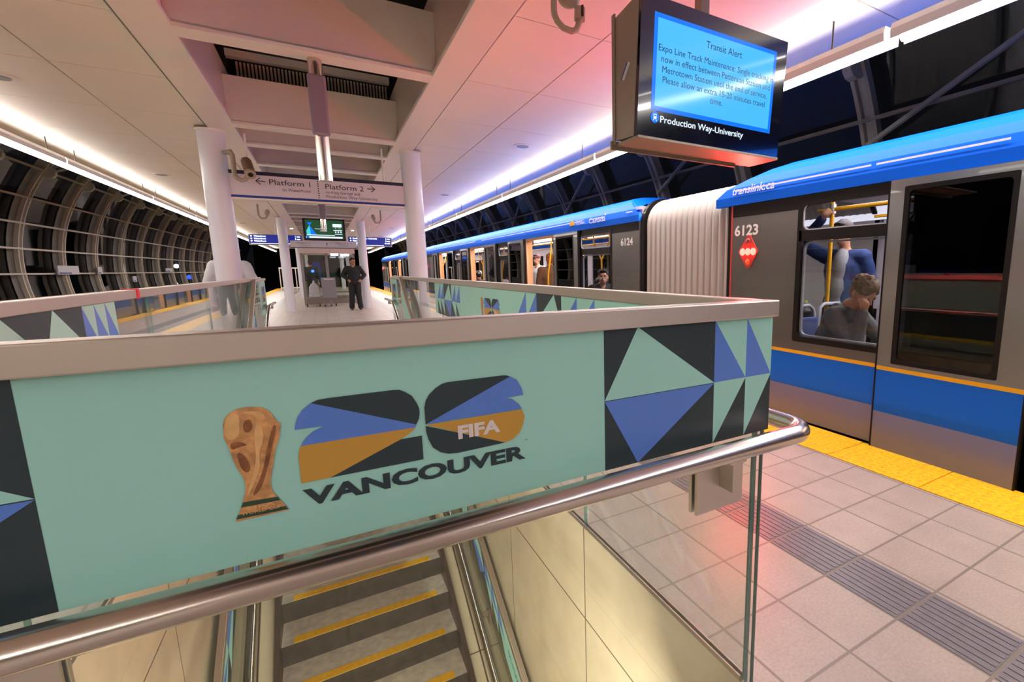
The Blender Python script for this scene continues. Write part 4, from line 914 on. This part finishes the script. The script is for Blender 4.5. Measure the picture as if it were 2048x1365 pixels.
for x in (-.62, -.22): MB().tube([(x-.02, 21.2, .06), (x+.02, 21.2, .06)], .06, 12).build('wheel', 'black', r)
bb = MB().slab([(-.55, 21.18, .34), (-.17, 21.18, .34), (-.20, 21.18, .72), (-.28, 21.18, .86), (-.44, 21.18, .86), (-.52, 21.18, .72)], (0, .26, 0)).cap((-.36, 21.3, .84), (-.36, 21.3, .94), .05, .03); tag(bb.build('bag', 'bag', bevel=.03), 'white bag standing on the low metal trolley', 'bag')
# tiny signs on the left ribs
for i, (y, z0, z1, w, lab) in enumerate(((20.3, 1.27, 1.52, 1.35, 'wide white station sign on a left rib, nearest of the rib signs'), (22.6, 1.27, 1.5, .35, 'small square notice on the second left rib'), (25.9, .95, 1.17, .42, 'low notice between left ribs'), (31, 1.33, 1.5, 1.1, 'farther white station sign on a left rib'))):
    r = empty('wall_sign', (-6.33, y, z0), lab, 'sign'); MB().box(-6.36, -6.33, y-w/2, y+w/2, z0, z1).build('board', 'paper', r); MB().box(-6.329, -6.325, y-w/2+.05, y+w/2-.4*w, z0+.02, z0+.06).build('stripe', 'signblue', r)
    MB().box(-6.45, -6.36, y-.03, y+.03, z0+.05, z1-.05).build('bracket', 'rib', r)
# end gates of the platform
for x0, x1, lab in ((-2.7, -1.5, 'left'), (1.75, 2.9, 'right')):
    r = empty('platform_gate', ((x0+x1)/2, 42, 0), 'pale metal gate closing the far %s platform end' % lab, 'gate')
    b = MB()
    for k in range(6): x = x0+(x1-x0)*k/5; b.box(x-.03, x+.03, 41.97, 42.03, 0, 1.6)
    b.box(x0, x1, 41.98, 42.02, 1.5, 1.6).box(x0, x1, 41.98, 42.02, .1, .18); b.build('frame', 'beam', r)

# ================================================================ PEOPLE
def remesh(mb, name, mats, parent, vox, disp=None, smooth=2):
    o = mb.build('tmp', mats, local=True, parent=parent)
    md = o.modifiers.new('r', 'REMESH'); md.mode = 'VOXEL'; md.voxel_size = vox; md.use_smooth_shade = True
    if smooth: s = o.modifiers.new('s', 'SMOOTH'); s.iterations = smooth; s.factor = .5
    if disp:
        tx = bpy.data.textures.new('curl', 'CLOUDS'); tx.noise_scale = disp[0]; d = o.modifiers.new('d', 'DISPLACE'); d.texture = tx; d.strength = disp[1]; d.mid_level = .5
    dg = bpy.context.evaluated_depsgraph_get(); me = bpy.data.meshes.new_from_object(o.evaluated_get(dg)); me.name = name
    for p in me.polygons: p.use_smooth = True
    if not me.materials: me.materials.append(M[mats])
    bpy.data.objects.remove(o); q = bpy.data.objects.new(name, me); C.objects.link(q); q.parent = parent; q['_o'] = (0, 0, 0); return q
V = Vector
def person(label, loc, rz, J=None, top='cl_black', legs='cl_black', hair='hair_b', skin='skin', vox=.014, hairstyle='short', bulk=1.0, headrot=(0, 0), cap=None, scale=1.0, hands='fist', open_jacket=None, hood=False, shoes=True, lower=True, legw=1.0):
    # faces -y in its own frame; z up from the floor
    D = dict(hip=(0, 0, .95), chest=(0, .0, 1.28), neck=(0, .01, 1.46), head=(0, -.015, 1.615),
        lsh=(.185, .01, 1.40), rsh=(-.185, .01, 1.40), lel=(.25, .03, 1.12), rel=(-.25, .03, 1.12), lwr=(.26, -.05, .88), rwr=(-.26, -.05, .88),
        lhp=(.09, 0, .93), rhp=(-.09, 0, .93), lkn=(.10, -.02, .50), rkn=(-.10, -.02, .50), lan=(.11, .02, .09), ran=(-.11, .02, .09))
    D.update(J or {}); D = {k: V(v) for k, v in D.items()}
    r = empty('person', loc, label, 'person', rz=rz); r.scale = (scale,)*3
    H = D['head']; rot = Matrix.Rotation(R(headrot[0]), 3, 'Z') @ Matrix.Rotation(R(headrot[1]), 3, 'X')
    hp = lambda x, y, z: H+rot @ V((x, y, z))
    b = MB()
    b.ell(H+rot @ V((0, .005, .02)), (.077, .096, .105), mtx=rot); b.ell(hp(0, -.03, -.055), (.052, .058, .062), mtx=rot)
    b.cap(hp(0, .02, -.06), D['neck']+V((0, .0, -.04)), .052, .058); b.cap(hp(0, -.088, .012), hp(0, -.106, -.018), .009, .014)
    for s in (-1, 1): b.ell(hp(s*.079, .012, .0), (.012, .024, .034), mtx=rot); b.ell(hp(s*.03, -.08, .03), (.02, .016, .010), mtx=rot)
    b.ell(hp(0, -.086, -.05), (.022, .012, .010), mtx=rot)
    b.cap(D['neck'], D['chest'], .07, .11); b.cap(D['chest'], D['hip'], .11, .12)
    for s in 'lr':
        b.cap(D['neck']+V((0, 0, -.03)), D[s+'sh'], .05, .05); b.cap(D[s+'sh'], D[s+'el'], .048, .038); b.cap(D[s+'el'], D[s+'wr'], .038, .026)
        if lower: b.cap(D[s+'hp'], D[s+'kn'], .075, .052); b.cap(D[s+'kn'], D[s+'an'], .050, .036)
        # hand
        w = D[s+'wr']; d = (w-D[s+'el']).normalized(); sd = d.cross(V((0, 1, 0)) if abs(d.y) < .8 else V((1, 0, 0))).normalized(); up2 = sd.cross(d)
        b.cap(w, w+d*.055, .026, .036)
        for k in range(4):
            o = sd*(k-1.5)*.019; p0 = w+d*.075+o; L = (.036, .042, .040, .030)[k]
            if hands == 'fist': p1 = p0+d*.022+up2*.012; p2 = p1+up2*.030-d*.004; b.cap(p0, p1, .0095, .0092); b.cap(p1, p2, .0092, .0085); b.cap(p2, p2-d*.022, .0085, .008)
            else: b.cap(p0, p0+d*L+up2*.008, .0095, .0088); b.cap(p0+d*L+up2*.008, p0+d*L*1.8+up2*.022, .0088, .0075)
        t0 = w+d*.03+sd*.03; b.cap(t0, t0+d*.035+sd*.012+up2*.012, .012, .010); b.cap(t0+d*.035+sd*.012+up2*.012, t0+d*.055+up2*.028, .010, .0085)
    remesh(b, 'body', skin, r, min(vox, .011))
    e = MB()
    for s in (-1, 1): e.ell(hp(s*.03, -.090, .020), (.013, .007, .006), 0, 10, 6, rot)
    e.build('eyes', 'eye', r, local=True)
    e = MB().ell(hp(0, -.093, -.05), (.022, .006, .006), 0, 10, 6, rot); e.build('mouth', 'lip', r, local=True)
    g = MB()
    if hairstyle in ('short', 'curly', 'long', 'bun'):
        g.ell(hp(0, .022, .055), (.086, .096, .088), mtx=rot); g.ell(hp(0, .055, .01), (.078, .062, .085), mtx=rot); g.ell(hp(0, -.045, .095), (.066, .045, .032), mtx=rot)
        if hairstyle == 'long':
            for s in (-1, 1): g.cap(hp(s*.075, .02, .02), hp(s*.085, .03, -.20), .034, .028)
            g.cap(hp(0, .07, 0), hp(0, .09, -.24), .07, .06)
        if hairstyle == 'bun': g.ell(hp(0, .11, .08), (.045, .045, .045), mtx=rot)
        if hairstyle == 'curly':
            random.seed(3)
            for k in range(70):
                th = random.uniform(0, 2*math.pi); ph = random.uniform(-.1, 1.45); g.ell(hp(.088*math.cos(th)*math.cos(ph), .02+.098*math.sin(th)*math.cos(ph), .055+.092*math.sin(ph)), (.020, .020, .020), 0, 8, 5)
        remesh(g, 'hair', hair, r, .009, disp=(.03, .02), smooth=1)
    if cap:
        c = MB().ell(hp(0, .01, .065), (.093, .108, .075), mtx=rot).ell(hp(0, .01, .045), (.094, .109, .03), mtx=rot).ell(hp(0, -.13, .055), (.062, .06, .010), mtx=rot); remesh(c, 'cap', cap, r, .009)
    t = MB(); k = bulk
    t.ell(D['chest']+V((0, .0, -.02)), (.175*k, .125*k, .20)); t.cap(D['chest'], D['hip'], .135*k, .145*k)
    t.ell((D['chest']+D['hip'])/2, (.16*k, .125*k, .20)); t.ell(D['hip'], (.165*k, .13*k, .11)); t.cap(D['neck']+V((0, .01, -.05)), D['neck']+V((0, .015, .0)), .085, .068)
    for s in 'lr':
        t.cap(D['neck']+V((0, 0, -.06)), D[s+'sh'], .07*k, .075*k); t.cap(D[s+'sh'], D[s+'el'], .074*k, .060*k); t.cap(D[s+'el'], D[s+'wr']-(D[s+'wr']-D[s+'el']).normalized()*.02, .060*k, .043*k)
    if hood:
        for a in range(9): q = math.pi*(a/8); t.ell(D['neck']+V((.085*math.cos(q), .05+.055*math.sin(q), -.01)), (.036, .036, .042))
        t.ell(D['neck']+V((0, .11, -.05)), (.10, .05, .07))
    remesh(t, 'jacket' if not hood else 'hooded_sweatshirt', top, r, vox, smooth=1, disp=(.12, .02))
    if open_jacket:
        s_ = MB().ell(D['chest']+V((0, -.045, .0)), (.10, .115*k, .22)).ell((D['chest']+D['hip'])/2+V((-.02, -.055, -.02)), (.125, .115*k, .22)).ell(D['hip']+V((-.02, -.05, 0)), (.13, .12, .12)); remesh(s_, 'shirt', open_jacket, r, vox, smooth=1)
    if lower:
        l = MB(); l.ell(D['hip']+V((0, 0, -.03)), (.155, .125, .12))
        for s in 'lr': l.cap(D[s+'hp'], D[s+'kn'], .098*legw, .078*legw); l.cap(D[s+'kn'], D[s+'an']+V((0, 0, .0)), .078*legw, .072*legw)
        remesh(l, 'trousers', legs, r, vox, smooth=1, disp=(.15, .02))
        if shoes:
            for s in 'lr': q = D[s+'an']; sh = MB().cap(q+V((0, .04, -.045)), q+V((0, -.14, -.055)), .043, .036).box(q.x-.036, q.x+.036, q.y-.15, q.y+.07, 0.002+q.z-.09, q.z-.075); remesh(sh, 'shoe', 'black', r, .012)
    return r
SIT = dict(hip=(0, .0, .57), chest=(0, -.01, .90), neck=(0, -.01, 1.08), head=(0, -.04, 1.235), lsh=(.18, 0, 1.02), rsh=(-.18, 0, 1.02), lel=(.22, -.06, .76), rel=(-.22, -.06, .76), lwr=(.12, -.26, .66), rwr=(-.12, -.26, .66),
    lhp=(.09, -.02, .54), rhp=(-.09, -.02, .54), lkn=(.11, -.44, .54), rkn=(-.11, -.44, .54), lan=(.11, -.42, .11), ran=(-.11, -.42, .11))
def sit(**k): d = dict(SIT); d.update(k); return d
# standing officer
person('person in a black uniform standing on the platform with elbows out, hands in jacket pockets', (.86, 18.6, .005), 0, dict(lel=(.33, .08, 1.17), rel=(-.33, .08, 1.17), lwr=(.19, -.09, 1.02), rwr=(-.19, -.09, 1.02), lan=(.13, -.02, .09), ran=(-.13, .06, .09)), top='cl_black', legs='cl_black', skin='skin2', vox=.015, headrot=(30, 0), bulk=1.18, legw=1.15)
# person behind the left column
person('person in a light grey jacket mostly hidden behind the nearest left column', (-1.235, 9.5, .005), R(180), dict(lel=(.30, .03, 1.10), rel=(-.30, .03, 1.10)), top='cl_white', legs='cl_black', vox=.02, bulk=1.2)
person('person in a black coat half hidden behind the left post of the glass shelter', (-.43, 22.7, .005), R(200), {}, top='cl_black', legs='cl_black', vox=.025, bulk=1.1)
# man in blue jacket holding the pole
person('standing passenger in blue jacket, grey shirt and dark cap holding the yellow pole', (4.58, 3.03, .02), R(-78), dict(head=(0, -.06, 1.64), rsh=(-.19, .0, 1.42), rel=(-.36, -.20, 1.55), rwr=(-.10, -.33, 1.78), lel=(.27, .06, 1.10), lwr=(.22, -.10, .90)), top='cl_blue', legs='cl_black', open_jacket='cl_tee', cap='cl_cap', hairstyle='short', hair='hair_b', vox=.014, headrot=(-10, 12), bulk=1.12)
# seated man in grey hoodie, fist on forehead
person('seated passenger with curly hair in a grey hooded sweatshirt resting his face on his fist', (3.80, 2.62, .0), 0,
    sit(hip=(0, .02, .50), chest=(0, -.09, .78), neck=(0, -.19, .945), head=(0, -.285, 1.045), lsh=(.17, -.15, .88), rsh=(-.17, -.15, .88), rel=(-.21, -.38, .61), rwr=(-.125, -.375, .925), lel=(.22, -.34, .66), lwr=(.06, -.50, .62), rkn=(-.12, -.46, .50), lkn=(.12, -.46, .50)),
    top='cl_grey', legs='cl_black', hairstyle='curly', hair='hair_br', vox=.011, headrot=(-14, 32), hood=True, bulk=1.0, scale=1.05)
# second car
person('woman with dark tied hair seated at the first window of the second car', (3.93, 6.95, -.02), 0, sit(hip=(0, .02, .50), head=(0, -.06, 1.20)), top='cl_black', hair='hair_b', hairstyle='bun', vox=.02, headrot=(-30, -8))
person('passenger with black hair seated behind the woman at the first window', (4.35, 7.55, -.03), R(180), sit(), top='cl_black', hair='hair_b', vox=.02)
person('long haired passenger at the door edge of the second car', (4.95, 8.6, -.10), R(-60), sit(), top='cl_red', hair='hair_b', hairstyle='long', vox=.02)
person('man with ginger hair in dark coat standing with his back in the first doorway', (4.0, 9.20, -.10), R(150), {}, top='cl_brown', hair='hair_gr', vox=.02, bulk=1.15)
person('standing passenger in white shirt and cap facing out in the first doorway', (4.4, 10.9, -.06), R(-60), {}, top='cl_white', cap='cl_red', vox=.022)
person('seated passenger low in the first doorway', (4.15, 9.9, -.12), R(-40), sit(), top='cl_red', hair='hair_b', vox=.022)
person('passenger in a white cap seated at the second doorway', (3.92, 14.3, -.06), R(160), sit(), top='cl_brown', cap='cl_white', vox=.022)
person('blond passenger seated at a window of the second car', (3.92, 12.35, -.02), R(170), sit(), top='cl_white', hair='hair_bl', hairstyle='bun', vox=.022)
for o in bpy.data.objects:
    if '_o' in o: del o['_o']
